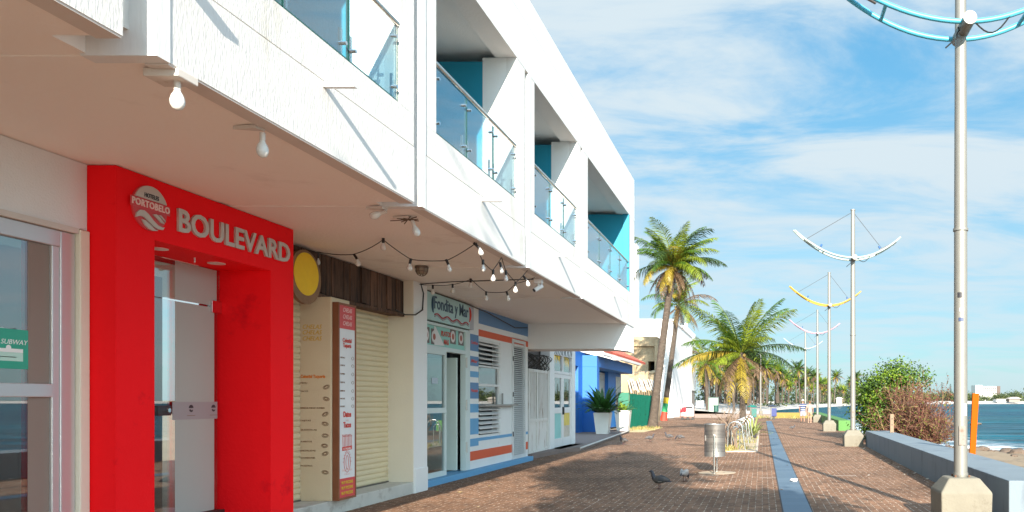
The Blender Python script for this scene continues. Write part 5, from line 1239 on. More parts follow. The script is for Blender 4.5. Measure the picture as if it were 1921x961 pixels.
POLE=pm('galvanised_pole',(.20,.195,.175),.5,metal=.35,var=.14,scale=3,dirt=(.13,.11,.085),dscale=3,dthr=.62,stretch=(1,1,.25))
def lamp(x,y,arm,label,seed,la=2.05,ra=1.55,rz=0.,bh=.57,bw=.68,top=8.3,detail=True):
    t=thing('street_lamp',label,'street lamp',(x,y,0),'street lamps with boat-shaped arms along the sea wall')
    rr=random.Random(seed); zj=6.6
    h=bw/2; k=.52*h
    sec=lambda z,s:((x,y,z),(s*1.414*.7071,s*1.414*.7071,0),(-s*1.414*.7071,s*1.414*.7071,0))
    MB().loft([sec(-.02,h*.97),sec(bh*.68,h),sec(bh,k*1.15)],4).build('concrete_base',CONC,t,bevel=.02)
    MB().tube([(x,y,bh-.02),(x,y,4),(x,y,top)],[.092,.088,.07],16).build('pole',POLE,t,smooth=50)
    MB().tube([(x,y,top),(x,y,top+.05)],.085,12).build('pole_cap',POLE,t,smooth=40)
    for z in (bh+.02,3.9): MB().tube([(x,y,z),(x,y,z+.035)],.102,16).build('pole_collar',POLE,t,smooth=40)
    MB().tube([(x+.02,y-.42,zj),(x+.02,y+.26,zj)],.088,18).build('cross_tube',POLE,t,smooth=40)
    a=.235
    ar=[]
    for s,dy,l0,r0 in ((1,-.30,la,ra+.1),(2,.22,la+.05,ra)):
        P=[]
        for i in range(29):
            u=-l0+(l0+r0)*i/28; P.append((x+u,y+dy*(1-.14*u*u),zj+a*u*u*(1 if u<0 else 1.15)))
        MB().tube(P,.034,10).build('arm_tube',arm,t,smooth=60)
    zz=lambda u: zj+a*u*u*(1 if u<0 else 1.15)
    for u in (-1.7,-1.05,.85,1.35): MB().tube([(x+u,y-.30*(1-.14*u*u),zz(u)),(x+u,y+.22*(1-.14*u*u),zz(u))],.028,8).build('rung',arm,t,smooth=60)
    # lamp heads lying along the arms
    for u,sg in ((-1.15,-1),(.95,1)):
        p=Vector((x+u,y-.04,zz(u)+.07)); d=Vector((sg,0,2*a*abs(u)*1.05)).normalized(); q=p+d*.62; nr=Vector((-d.z*sg,0,abs(d.x)))
        hd=MB().loft([(p,Vector((0,.035,0)),nr*.028),(p+d*.18,Vector((0,.04,0)),nr*.03),(p+d*.24,Vector((0,.10,0)),nr*.038),(p+d*.5,Vector((0,.12,0)),nr*.04),(q,Vector((0,.06,0)),nr*.02)],12).build('lamp_head',pm('grey_lamp_head',(.16,.145,.135),.5,var=.15,scale=8),t,smooth=50)
        MB().loft([(p+d*.27-nr*.028,Vector((0,.08,0)),nr*.02),(p+d*.53-nr*.028,Vector((0,.09,0)),nr*.025)],10).build('lamp_lens',pm('lamp_lens_glass',(.5,.48,.45),.15),hd,smooth=50)
        MB().cyl(p+nr*.05+d*.02,p+nr*.14+d*.02,.035,10).build('photocell',pm('blue_photocell',(.02,.08,.22),.4),hd)
    for u in (-1.68,1.05): MB().tube([(x,y,top-.03),(x+u,y-.04,zz(u)+.02)],.009,4).build('guy_wire',pm('wire_grey',(.12,.12,.12),.5,metal=.5),t)
    P=[(x-.08+.02*sin(q*1.3),y-.18,zj-.02-.03*q-.02*sin(q*2.1)) if q<6 else (x-.10-.05*(q-5),y-.2,zj-.17-.045*(q-5)) for q in range(9)]
    MB().tube(P,.011,5).build('loose_cable',BLACK,t)
    MB().tube([(x+.12+.45*q/8,y-.30,zz(.12+.45*q/8)-.02-.16*sin(pi*q/8)) for q in range(9)],.011,5).build('loose_cable',BLACK,t)
    return t
def armmat(n,c,d): return pm(n,c,.45,var=.12,scale=5,dirt=d,dscale=7,dthr=.62)
A1=armmat('sky_blue_arm',(.06,.36,.50),(.2,.16,.13)); A2=armmat('mint_arm',(.27,.33,.30),(.14,.11,.08)); A3=armmat('yellow_arm',(.46,.24,.008),(.25,.13,.03)); A4=armmat('pink_arm',(.40,.20,.26),(.2,.13,.13)); A5=armmat('pale_blue_arm',(.28,.37,.43),(.2,.16,.13))
l1=lamp(2.69,10.7,A1,'nearest street lamp with sky blue arms on a concrete base',1)
for (z,a0,hh,mt) in ((2.99,-1.9,.07,pm('black_sticker',(.02,.02,.025),.5)),(2.80,-1.7,.05,pm('grey_sticker',(.3,.3,.32),.5)),(2.67,-1.75,.05,pm('navy_sticker',(.03,.05,.12),.5)),(1.40,-1.2,.16,pm('torn_paper',(.62,.58,.54),.8,var=.15,scale=20))):
    V=[];FS=[]
    for q in range(6):
        a=a0-.35+.7*q/5; V+=[(2.69+.0935*cos(a),10.7+.0935*sin(a),z),(2.69+.0935*cos(a),10.7+.0935*sin(a),z+hh)]
    for q in range(5): FS.append((2*q,2*q+2,2*q+3,2*q+1))
    MB().add(V,FS).build('pole_sticker',mt,l1)
lamp(3.2,27.85,A2,'second street lamp, pale mint arms, standing left of the leafy bush',2)
lamp(3.52,41.5,A3,'street lamp with yellow arms, third along the sea wall',3)
lamp(4.1,58.6,A4,'street lamp with pink arms, fourth along the sea wall',4)
lamp(4.15,76,A5,'farthest slim street lamp with pale blue arms',5)
# plain poles further off
def plain(px,py0,py1,label,mat,r=.09,arm=False):
    Y=gy(py1); x=gx(px,Y); t=thing('light_pole',label,'pole',(x,Y,0)); z=gz(py0,Y)
    MB().tube([(x,Y,0),(x,Y,z)],[r,r*.75],8).build('pole',mat,t,smooth=50)
    MB().tube([(x,Y,0),(x,Y,.35)],r*2.2,8).build('pole_foot',CONC,t,smooth=50)
    if arm: MB().tube([(x-.9,Y,z+.1),(x,Y,z-.25),(x+.9,Y,z+.3)],.05,5).build('arm',mat,t)
BEI=pm('beige_pole',(.55,.46,.33),.7,var=.1)
plain(1291,640,776,'beige concrete pole behind the white food cart',BEI,.17); plain(1330,686,773,'slim white pole rising behind the map sign',POLE,.13); plain(1427,662,777,'slender white pole between the teal and the blue recycling bins',POLE,.1,True)

op=MB().prism([(-.06,0),(.06,0),(.10,1.86),(-.04,1.86)],'y',-.03,.03).build('orange_post',pm('orange_paint',(.31,.062,.0006),.7,var=.04,spec=.08),bevel=.006); op.location=(4.47,16.9,-.1); op.rotation_euler=(0,R(2.2),0); tag(op,'flat bright orange post tilted beside the sea behind the wall','post')
wp=thing('wooden_post','short weathered wooden post with holes behind the seat wall','post',(4.5,26.2,-.1))
xx=gx(1673,26.2); MB().box(xx-.06,xx+.06,26.15,26.25,-.2,gz(777,26.2)).build('post',pm('grey_timber',(.20,.14,.09),.85,var=.2),wp,bevel=.008)
for z in (.55,.8,1.0): MB().cyl((xx,26.145,z),(xx,26.152,z),.02,8).build('bolt_hole',DARK,wp)

# ------------------------------------------------------------------ litter bin
m,nt_,b=nodes_of('perforated_steel'); nd=nt_.nodes; lk=nt_.links.new
uv=nd.new('ShaderNodeTexCoord'); g2=nd.new('ShaderNodeSeparateXYZ'); lk(uv.outputs['Object'],g2.inputs[0])
at=nd.new('ShaderNodeMath'); at.operation='ARCTAN2'; lk(g2.outputs['Y'],at.inputs[0]); lk(g2.outputs['X'],at.inputs[1])
ml=nd.new('ShaderNodeMath'); ml.operation='MULTIPLY'; ml.inputs[1].default_value=.23; lk(at.outputs[0],ml.inputs[0])
cb=nd.new('ShaderNodeCombineXYZ'); lk(ml.outputs[0],cb.inputs['X']); lk(g2.outputs['Z'],cb.inputs['Y'])
sc_=nd.new('ShaderNodeVectorMath'); sc_.operation='SCALE'; sc_.inputs['Scale'].default_value=32; lk(cb.outputs[0],sc_.inputs[0])
frc=nd.new('ShaderNodeVectorMath'); frc.operation='FRACTION'; lk(sc_.outputs[0],frc.inputs[0])
sb=nd.new('ShaderNodeVectorMath'); sb.operation='SUBTRACT'; sb.inputs[1].default_value=(.5,.5,0); lk(frc.outputs[0],sb.inputs[0])
ln=nd.new('ShaderNodeVectorMath'); ln.operation='LENGTH'; lk(sb.outputs[0],ln.inputs[0])
lt=nd.new('ShaderNodeMath'); lt.operation='LESS_THAN'; lt.inputs[1].default_value=.27; lk(ln.outputs['Value'],lt.inputs[0])
# holes only in two bands
def band(z0,z1):
    a=nd.new('ShaderNodeMath'); a.operation='GREATER_THAN'; a.inputs[1].default_value=z0; lk(g2.outputs['Z'],a.inputs[0])
    c=nd.new('ShaderNodeMath'); c.operation='LESS_THAN'; c.inputs[1].default_value=z1; lk(g2.outputs['Z'],c.inputs[0])
    d=nd.new('ShaderNodeMath'); d.operation='MULTIPLY'; lk(a.outputs[0],d.inputs[0]); lk(c.outputs[0],d.inputs[1]); return d
d1_,d2_=band(.46,.68),band(.78,.98)
sm=nd.new('ShaderNodeMath'); sm.operation='ADD'; lk(d1_.outputs[0],sm.inputs[0]); lk(d2_.outputs[0],sm.inputs[1])
hm=nd.new('ShaderNodeMath'); hm.operation='MULTIPLY'; lk(lt.outputs[0],hm.inputs[0]); lk(sm.outputs[0],hm.inputs[1])
cmx=nd.new('ShaderNodeMix'); cmx.data_type='RGBA'; cmx.inputs['A'].default_value=(.52,.50,.47,1); cmx.inputs['B'].default_value=(.05,.05,.05,1); lk(hm.outputs[0],cmx.inputs['Factor']); lk(cmx.outputs['Result'],b.inputs['Base Color'])
b.inputs['Metallic'].default_value=.9; b.inputs['Roughness'].default_value=.36
PERF=m
byy=17.5; bx=gx(1341,byy)
lb=thing('litter_bin','cylindrical perforated stainless steel litter bin on two posts','litter bin',(bx,byy,0))
MB().lathe([(.03,.385),(.205,.385),(.232,.37),(.232,1.06),(.238,1.075),(.232,1.085),(.222,1.08),(.215,1.0),(.21,.42),(.02,.40)],(bx,byy,0),36).build('bin_body',PERF,lb,smooth=40)
for dy,dx in ((-.255,.0),(.255,.03)):
    MB().tube([(bx+dx,byy+dy,0),(bx+dx,byy+dy,.84)],.022,10).build('post',STEEL,lb,smooth=50); MB().lathe([(.05,0),(.05,.012)],(bx+dx,byy+dy,0),12).build('foot_plate',STEEL,lb)
    MB().cyl((bx+dx,byy+dy*.9,.62),(bx+dx,byy+dy,.62),.018,8).build('pivot',STEEL,lb)
MB().box(bx-.205,bx-.19,byy-.16,byy-.13,.72,.84).build('latch',CHROME,lb)
pt_=MB().lathe([(.42,0),(.42,.004)],(0,0,0),20).build('concrete_patch',pm('patch_concrete',(.40,.31,.22),.95,var=.2,scale=6),kind='structure'); pt_.location=(bx+.05,byy,.002)

# ------------------------------------------------------------------ planting strip, bicycle hoops, shrubs
MB().add([(-1.42,24.7,.005),(-.22,24.7,.005),(-.22,44,.005),(-1.42,44,.005)],[(0,1,2,3)]).build('planting_bed',pm('dry_bed_soil',(.40,.31,.20),.95,var=.3,scale=5,bump=.02,bscale=20,dirt=(.22,.20,.06),dscale=1.6,dthr=.56),kind='structure')
b=MB(); b.box(-1.5,-.15,24.58,24.7,-.02,.03); b.box(-1.5,-1.42,24.7,44,-.02,.03); b.box(-.22,-.14,24.7,44,-.02,.03); b.build('bed_kerb',pm('bed_kerb_stone',(.48,.38,.30),.9),kind='structure')
hp=[(25.6,-.88,.46,.92),(28.4,-.80,.44,.92),(30.2,-.75,.44,.92),(33.5,-.72,.44,.9),(36.5,-.62,.44,.9)]
for i,(Y,x,wd,h) in enumerate(hp):
    lbs=['nearest steel bicycle hoop, just right of the litter bin','second steel bicycle hoop behind the dead stem','third steel bicycle hoop in the row','fourth steel bicycle hoop, before the green palm trunk','farthest steel bicycle hoop, by the pale agave'][i]
    P=[(x-wd/2,Y,0)]+[(x-wd/2,Y,h-.3)]+[(x-wd/2*cos(a),Y+.0,h-.22+.22*sin(a)) for a in [pi*q/10 for q in range(11)]]+[(x+wd/2,Y,h-.3),(x+wd/2,Y,0)]
    P[0]=(x-wd/2-.02,Y,0); P[-1]=(x+wd/2+.10,Y,0)
    t=thing('bicycle_hoop',lbs,'bike rack',(x,Y,0),'row of steel bicycle hoops')
    MB().tube(P,.024,10).build('hoop',STEEL,t,smooth=60)
    P2=[(x-wd*.3,Y+.35,.0),(x-wd*.3,Y+.35,h*.62)]+[(x-wd*.3*cos(a),Y+.35,h*.66+.14*sin(a)) for a in [pi*q/8 for q in range(9)]]+[(x+wd*.3,Y+.35,.0)]
    MB().tube(P2,.018,8).build('inner_hoop',STEEL,t,smooth=60)
ds=thing('dead_shrub','leafless grey shrub with twisting stems among the bicycle hoops','shrub',(-1.0,26.3,0))
rr=random.Random(41); b=MB()
def twig(p,d,l,r,n):
    if n==0 or l<.08: return
    P=[p]; q=p.copy(); e=d.copy()
    for k in range(4): e=(e+Vector((rr.gauss(0,.16),rr.gauss(0,.16),rr.gauss(.05,.12)))).normalized(); q=q+e*l/4; P.append(q.copy())
    b.tube(P,[r,r*.9,r*.8,r*.7,r*.55],5,False)
    for k in range(rr.choice((2,3))): twig(P[rr.choice((2,3,4))],(e+Vector((rr.gauss(0,.5),rr.gauss(0,.5),rr.gauss(.1,.35)))).normalized(),l*rr.uniform(.55,.8),r*.55,n-1)
for k in range(4): twig(Vector((-.82-.1*k,25.9+.25*k,0)),Vector((-.35,.15,1)).normalized(),.75,.055,4)
b.build('stems',pm('dead_bark',(.17,.12,.085),.9,var=.3,scale=8),ds)
ag=thing('agave_plant','pale green spiky agave at the end of the bicycle hoops','plant',(gx(1411,36),36,0))
b=MB(); strap_plant(b,(gx(1411,36),36,0),46,.95,77,.06); b.build('foliage',[leafmat('agave_leaf',(.26,.30,.10))],ag)
# grass tufts round the bed and palm feet
b=MB(); rr=random.Random(51)
def tuft(x,y,n,h,sp):
    for k in range(n):
        a=rr.uniform(0,6.28); p=Vector((x+rr.gauss(0,sp),y+rr.gauss(0,sp*1.4),0)); d=Vector((cos(a)*.4,sin(a)*.4,1)); l=h*rr.uniform(.5,1.2); s=Vector((-sin(a),cos(a),0))*.012
        b.add([p-s,p+s,p+d*l*.6+s*.6,p+d*l+Vector((cos(a),sin(a),0))*l*.2],[(0,1,2,3)],rr.choice((0,1,1)))
for k in range(22): tuft(rr.uniform(-1.35,-.3),rr.uniform(24.8,43),26,.14,.12)
for k in range(8): tuft(rr.uniform(-1.35,-.9),rr.uniform(24.8,26.3),40,.16,.13)
for k in range(14): tuft(rr.uniform(-7.6,-6.0),rr.uniform(42,46.5),24,.15,.2)
for k in range(20): tuft(rr.uniform(-1,5),rr.uniform(70,74),30,.3,.3)
b.build('grass',[leafmat('grass_green',(.14,.19,.03)),leafmat('grass_straw',(.42,.32,.12))],kind='stuff')
MB().add([(-7.75,39.9,.006),(-6.0,39.9,.006),(-5.85,46.8,.006),(-7.4,47.5,.006)],[(0,1,2,3)]).build('sand_patch',pm('straw_sand',(.52,.40,.22),.95,var=.25,scale=5,bump=.02,bscale=15),kind='structure')

# ------------------------------------------------------------------ bins, map sign, carts
def kiosk(px,py,colr,label,lid):
    Y=gy(py); x=gx(px,Y); t=thing('recycling_bin',label,'bin',(x,Y,0))
    MB().loft([((x+.1,Y,.25),(.24,.24,0),(-.24,.24,0)),((x+.1,Y,.30),(.26,.26,0),(-.26,.26,0)),((x+.1,Y,.95),(.26,.26,0),(-.26,.26,0))],4).build('bin_body',colr,t,bevel=.02)
    MB().tube([(x-.12,Y-.25,0),(x-.12,Y-.25,1.15)],.05,8).build('post',POLE,t,smooth=50)
    MB().loft([((x,Y,1.08),(.38,0,0),(0,.38,0)),((x,Y,1.14),(.42,0,0),(0,.42,0)),((x,Y,1.24),(.12,0,0),(0,.12,0))],16).build('canopy',lid,t,smooth=30)
    MB().box(x+.0,x+.2,Y-.3,Y-.27,0,.25).build('bin_foot',BLACK,t)
kiosk(1411,789,pm('teal_bin',(.005,.10,.085),.5),'teal recycling bin under a round teal canopy',pm('teal_lid',(.008,.17,.135),.5))
kiosk(1449,787,pm('blue_bin',(.010,.022,.13),.5),'blue recycling bin under a dark flat canopy',pm('navy_lid',(.03,.04,.07),.5))
Y=gy(776); x=gx(1338.5,Y); t=thing('map_sign','upright map sign with pale green map in a dark frame','sign',(x,Y,0))
b=MB(); b.box(x-.66,x-.58,Y-.08,Y+.08,.12,2.05); b.box(x+.58,x+.66,Y-.08,Y+.08,.12,2.05); b.box(x-.58,x+.58,Y-.08,Y+.08,1.95,2.05); b.box(x-.58,x+.58,Y-.08,Y+.08,.12,.22); b.build('frame',pm('dark_green_frame',(.02,.05,.05),.5),t)
MB().box(x-.58,x+.58,Y-.05,Y+.05,.22,1.95).build('map_panel',pm('pale_map',(.26,.34,.26),.4,var=.3,scale=3),t)
for z in (1.75,1.55,.5): MB().box(x-.45,x+.45,Y-.056,Y-.051,z,z+.06).build('map_strip',pm('map_green',(.2,.45,.25),.5),t)
MB().box(x-.8,x-.1,Y-.3,Y+.3,-.01,.12).build('sign_base',BLACK,t)
Y=gy(779); x=gx(1343,Y)
t=thing('slim_bin','dark green litter bin on a leg in front of the map sign','litter bin',(x,Y,0))
MB().lathe([(.2,.35),(.25,.4),(.25,1.0),(.32,1.02),(.32,1.08),(.2,1.1)],(x,Y,0),12).build('bin_body',pm('bottle_green',(.015,.07,.055),.5),t,smooth=40); MB().tube([(x,Y,0),(x,Y,.36)],.05,8).build('leg',BLACK,t)
Yc=gy(788); xc=gx(1291,Yc)
ct=thing('food_cart','white street food cart with a red cloth bundle','cart',(xc,Yc,0))
MB().box(xc-.35,xc+.5,Yc-.35,Yc+.35,.3,.82).build('cart_box',pm('cart_white',(.46,.45,.43),.6,var=.06),ct,bevel=.02)
MB().prism([(xc-.3,.82),(xc+.48,.82),(xc+.44,1.22),(xc+.3,1.38),(xc-.1,1.38),(xc-.26,1.2)],'y',Yc-.3,Yc+.3).build('cart_hood',pm('cart_white',(.46,.45,.43),.6,var=.06),ct,bevel=.02)
MB().box(xc-.18,xc+.38,Yc-.315,Yc-.301,.98,1.12).build('hood_window',DARK,ct)
MB().box(xc-.65,xc+.52,Yc-.38,Yc+.38,.2,.29).build('cart_frame',pm('cart_brown',(.16,.06,.04),.6),ct)
for dx in (-.45,0.,.42): MB().lathe([(.13,-.03),(.13,.03)],(xc+dx,Yc-.36,.13),14,axis='y').build('wheel',BLACK,ct)
for dx in (-.62,.51): MB().tube([(xc+dx,Yc-.3,.2),(xc+dx,Yc-.3,1.0)],.025,6).build('cart_post',pm('cart_brown',(.16,.06,.04),.6),ct)
b=MB(); 
for k in range(7): b.ico((xc-.38+random.uniform(-.15,.15),Yc-.42,.86+random.uniform(-.12,.12)),.13,2)
rc=b.build('cloth_bundle',pm('red_cloth',(.5,.02,.03),.8,var=.2,scale=6)); tag(rc,'bright red cloth bundle hanging on the food cart','cloth')
MB().box(xc+.0,xc+.25,Yc-.1,Yc+.1,1.38,1.55).build('cart_chimney',pm('cart_white',(.46,.45,.43),.6,var=.06),ct)
Yc=gy(770); xc=gx(1313,Yc)
c2=thing('white_trailer','small white trailer parked beyond the food cart','trailer',(xc,Yc,0))
MB().box(xc-.6,xc+.65,Yc-.7,Yc+1.5,.45,1.65).build('trailer_body',pm('cart_white',(.46,.45,.43),.6,var=.06),c2,bevel=.05); MB().box(xc-.35,xc+.5,Yc-.712,Yc-.701,1.15,1.5).build('trailer_window',pm('lilac_glass',(.35,.33,.42),.2),c2)
for dx in (-.35,.35): MB().lathe([(.24,-.08),(.24,.08)],(xc+dx,Yc-.4,.24),14,axis='y').build('wheel',BLACK,c2)
MB().box(xc-.55,xc+.6,Yc-.75,Yc-.7,.38,.5).build('bumper',pm('lilac_bumper',(.35,.30,.38),.5),c2)

# ------------------------------------------------------------------ pigeons
def pigeon(px,py,rz,label,peck=0.,white=False,s=1.):
    Y=gy(py); x=gx(px,Y)
    if (px,py)==(1168,826): pass
    z=.145; rings=[]
    body=[(-.19,.0,.012,.006),(-.15,.0,.03,.010),(-.10,.010,.038,.022),(-.05,.018,.052,.044),(.01,.020,.060,.058),(.06,.024,.054,.056),(.095,.045,.040,.042)]
    neck=[(.115,.085,.029,.030),(.125,.12,.024,.025),(.135,.145,.026,.026),(.150,.155,.021,.021),(.168,.152,.010,.010),(.19,.146,.004,.004)]
    if peck:
        neck=[(.125,.03,.030,.030),(.15,.005,.024,.024),(.17,-.03,.025,.025),(.18,-.05,.02,.02),(.183,-.07,.010,.010),(.185,-.09,.004,.004)]
    R_=[]
    P=body+neck
    for i,(a,h,w_,v) in enumerate(P):
        a0=P[max(0,i-1)];a1=P[min(len(P)-1,i+1)]; t=Vector((a1[0]-a0[0],0,a1[1]-a0[1])).normalized()
        R_.append(((a,0,z+h-.02),(0,w_,0),(-t.z*v,0,t.x*v)))
    def mf(i,j):
        if i>=6: return 1
        if i<=1: return 1
        if white: return 2 if 2<=i<=5 else 0
        return (2 if (i==3 and j in (0,1,11)) else 0)
    b=MB(); b.loft(R_,12,mf)
    for sy in (-.025,.025):
        b.tube([(.015,sy,z-.045),(.005,sy,.05),(.012,sy,.006)],.006,5,m=3)
        for t_ in (-.5,0,.5): b.tube([(.012,sy,.006),(.012+.035*cos(t_),sy+.035*sin(t_),.004)],.004,4,m=3)
        # folded wing
        b.loft([((.06,sy*2.0,z+.03),(0,.006,0),(0,0,.03)),((.0,sy*2.25,z+.03),(0,.012,0),(0,0,.048)),((-.08,sy*1.7,z+.02),(0,.010,0),(0,0,.034)),((-.16,sy*.8,z+.0),(0,.004,0),(0,0,.012))],8,lambda i,j: 2 if white else (4 if i==1 else 0))
    o=b.build('pigeon',[pm('pigeon_grey',(.075,.068,.066),.7,var=.2,scale=30),pm('pigeon_dark',(.035,.032,.04),.6,var=.2),pm('pigeon_pale',(.34,.31,.29),.8),pm('pigeon_leg',(.10,.04,.035),.7),pm('pigeon_bar',(.05,.05,.055),.7)],smooth=60)
    o.location=(x,Y,.0); o.rotation_euler=(0,0,rz); o.scale=(s,s,s)
    tag(o,label,'pigeon','pigeons walking on the bricks')
pigeon(1170,835,R(150),'dark pigeon standing in the shade by the kerb',s=1.15)
pigeon(1219,829.5,R(20),'pale breasted pigeon facing right, left one of the sunlit trio',s=1.1)
pigeon(1255,826.5,R(165),'pigeon facing left with lifted head, middle of the sunlit trio',s=1.15)
pigeon(1276,827.5,R(170),'hunched pigeon pecking, right one of the sunlit trio',peck=1,s=1.1)
pigeon(1416,826.5,R(-70),'small dark pigeon standing alone right of the bicycle hoops',s=1.0)
pigeon(1486,807.5,R(10),'dark pigeon on the bricks right of the blue strip')
pigeon(1238,918,R(165),'brown-winged pigeon nearest the camera in the tree shadow',s=1.15)
pigeon(1284,904,R(75),'white-backed pigeon with raised dark tail in the tree shadow',white=True,peck=1,s=1.15)
b=MB(); rr=random.Random(3)
for k in range(8): b.ico((rr.uniform(-.07,.07),rr.uniform(-.05,.05),.02+rr.uniform(0,.02)),rr.uniform(.02,.045),1,0,1.4,1,.6)
o=b.build('paper_litter',pm('white_paper',(.75,.74,.72),.8)); Y=gy(904); o.location=(gx(1489,Y),Y,.006); tag(o,'crumpled white paper lying on the blue strip','litter')

# ------------------------------------------------------------------ two people walking away
def skinned(name,verts,edges,radii,mat,parent,sub=1):
    me=bpy.data.meshes.new(name); me.from_pydata(verts,edges,[]); o=bpy.data.objects.new(name,me); COL.objects.link(o)
    sk=o.modifiers.new('skin','SKIN'); sk.use_smooth_shade=True
    for i,r in enumerate(radii): me.skin_vertices[0].data[i].radius=(r,r) if not isinstance(r,tuple) else r
    me.skin_vertices[0].data[0].use_root=True
    sb=o.modifiers.new('sub','SUBSURF'); sb.levels=sub; sb.render_levels=sub
    bpy.context.view_layer.update()
    m2=bpy.data.meshes.new_from_object(o.evaluated_get(bpy.context.evaluated_depsgraph_get())); bpy.data.objects.remove(o); bpy.data.meshes.remove(me)
    m2.name=name; m2.materials.clear(); m2.materials.append(mat); m2.shade_smooth()
    ob=bpy.data.objects.new(name,m2); COL.objects.link(ob); ob.parent=parent; return ob
SKIN=pm('tanned_skin',(.27,.14,.09),.6,var=.05); SKIN2=pm('fair_skin',(.36,.21,.15),.6,var=.05)
def person(x,y,h,label,skin,kind,rz):
    t=thing('person',label,'person',(x,y,0),rz=rz); k=h/1.75
    V=[];E=[];RD=[]
    def a(p,r,par=None):
        V.append((p[0]*k,p[1]*k,p[2]*k)); RD.append(r*k if not isinstance(r,tuple) else (r[0]*k,r[1]*k))
        if par is not None: E.append((par,len(V)-1))
        return len(V)-1
    pel=a((0,0,.95),(.15,.11)); wa=a((0,0,1.10),(.14,.10),pel); ch=a((0,0,1.30),(.17,.115),wa); nk=a((0,.0,1.47),.058,ch); hb=a((0,.015,1.55),.07,nk); hd=a((0,.02,1.63),(.082,.095),hb); ht=a((0,.015,1.71),.06,hd)
    ns=a((0,.115,1.61),.016,hd)
    for s,st in ((-1,.16),(1,-.12)):
        hp=a((s*.095,0,.90),.095,pel); kn=a((s*.10,st*.55+.03,.50),.062,hp); an=a((s*.10,st,.09),.042,kn); hl=a((s*.105,st+.06,.045),.042,an); to=a((s*.115,st+.17,.03),.032,hl)
        sh=a((s*.18,0,1.41),.062,ch); el=a((s*.26,-st*.35-.02,1.13),.043,sh); wr=a((s*.27,-st*.6+.06,.90),.030,el)
        pm_=a((s*.27,-st*.65+.07,.84),(.034,.020),wr)
        for q in range(4): f1=a((s*.268,-st*.65+.04+.022*q,.785),.009,pm_); a((s*.262,-st*.65+.045+.022*q,.735+.006*abs(q-1.5)),.008,f1)
        th=a((s*.26,-st*.65+.115,.825),.010,pm_); a((s*.258,-st*.65+.13,.79),.009,th)
    skinned('body',V,E,RD,skin,t,2)
    S=lambda c,rx,ry:((c[0]*k,c[1]*k,c[2]*k),(rx*k,0,0),(0,ry*k,0))
    if kind=='m':
        b=MB(); b.loft([S((0,0,.86),.205,.155),S((0,0,.98),.20,.155),S((0,0,1.12),.195,.15),S((0,0,1.28),.215,.155),S((0,0,1.40),.19,.13),S((0,0,1.46),.085,.075)],16)
        # torso rings are banded by height below
        for s,st in ((-1,.16),(1,-.12)): b.tube([(s*.14*k,0,1.41*k),(s*.20*k,0,1.36*k),(s*.25*k,-st*.2*k,1.20*k)],[.085*k,.08*k,.072*k],10)
        m,nt_,bb=nodes_of('striped_shirt'); nd=nt_.nodes; lk=nt_.links.new; tc=nd.new('ShaderNodeTexCoord'); sp=nd.new('ShaderNodeSeparateXYZ'); lk(tc.outputs['Object'],sp.inputs[0])
        md=nd.new('ShaderNodeMath'); md.operation='FRACT'; mu=nd.new('ShaderNodeMath'); mu.operation='MULTIPLY'; mu.inputs[1].default_value=6.2; lk(sp.outputs['Z'],mu.inputs[0]); lk(mu.outputs[0],md.inputs[0])
        gt_=nd.new('ShaderNodeMath'); gt_.operation='GREATER_THAN'; gt_.inputs[1].default_value=.6; lk(md.outputs[0],gt_.inputs[0])
        mx=nd.new('ShaderNodeMix'); mx.data_type='RGBA'; mx.inputs['A'].default_value=(.015,.03,.10,1); mx.inputs['B'].default_value=(.34,.36,.40,1); lk(gt_.outputs[0],mx.inputs['Factor']); lk(mx.outputs['Result'],bb.inputs['Base Color']); bb.inputs['Roughness'].default_value=.9
        b.build('striped_shirt',m,t,world=False,smooth=60)
        sc=pm('white_lilac_shorts',(.36,.33,.37),.9)
        hatm=pm('pale_hat',(.38,.38,.30),.9)
        b=MB(); b.lathe([(.13*k,1.66*k),(.165*k,1.655*k),(.10*k,1.68*k),(.095*k,1.75*k),(.05*k,1.78*k)],(0,.012,0),18); b.build('hat',hatm,t,world=False,smooth=50)
    else:
        b=MB(); b.loft([S((0,0,.84),.20,.155),S((0,0,.98),.185,.145),S((0,0,1.12),.165,.13),S((0,0,1.28),.185,.14),S((0,0,1.40),.165,.115),S((0,0,1.45),.085,.07)],16)
        for s,st in ((-1,.16),(1,-.12)): b.tube([(s*.13*k,0,1.40*k),(s*.19*k,0,1.35*k),(s*.225*k,-st*.15*k,1.25*k)],[.075*k,.07*k,.065*k],10)
        b.build('floral_top',pm('peach_floral',(.40,.24,.20),.9,var=.3,scale=14),t,world=False,smooth=60)
        sc=pm('tan_shorts',(.32,.21,.13),.9)
        b=MB(); b.ico((0,-.015*k,1.655*k),.108*k,2,0,.95,1,1.05); b.ico((0,-.11*k,1.70*k),.05*k,2); b.build('hair',pm('auburn_hair',(.14,.06,.03),.7,var=.2),t,world=False,smooth=60)
    b=MB(); b.loft([S((0,0,.80),.195,.15),S((0,0,.95),.19,.145)],16)
    zl=.52 if kind=='m' else .62
    for s,st in ((-1,.16),(1,-.12)): b.tube([(s*.095*k,0,.88*k),(s*.10*k,(st*.35)*k,.7*k),(s*.105*k,(st*.55)*k,zl*k)],[.125*k,.115*k,.105*k],12)
    b.build('shorts',sc,t,world=False,smooth=60)
    for s,st in ((-1,.16),(1,-.12)): MB().loft([((s*.105*k,(st-.05)*k,.03*k),(.045*k,0,0),(0,0,.03*k)),((s*.108*k,(st+.05)*k,.035*k),(.05*k,0,0),(0,0,.035*k)),((s*.115*k,(st+.18)*k,.025*k),(.045*k,0,0),(0,0,.022*k)),((s*.115*k,(st+.22)*k,.02*k),(.02*k,0,0),(0,0,.012*k))],10).build('shoe',BLACK if kind=='m' else pm('tan_shoe',(.4,.28,.2),.8),t,world=False,smooth=60)
    return t
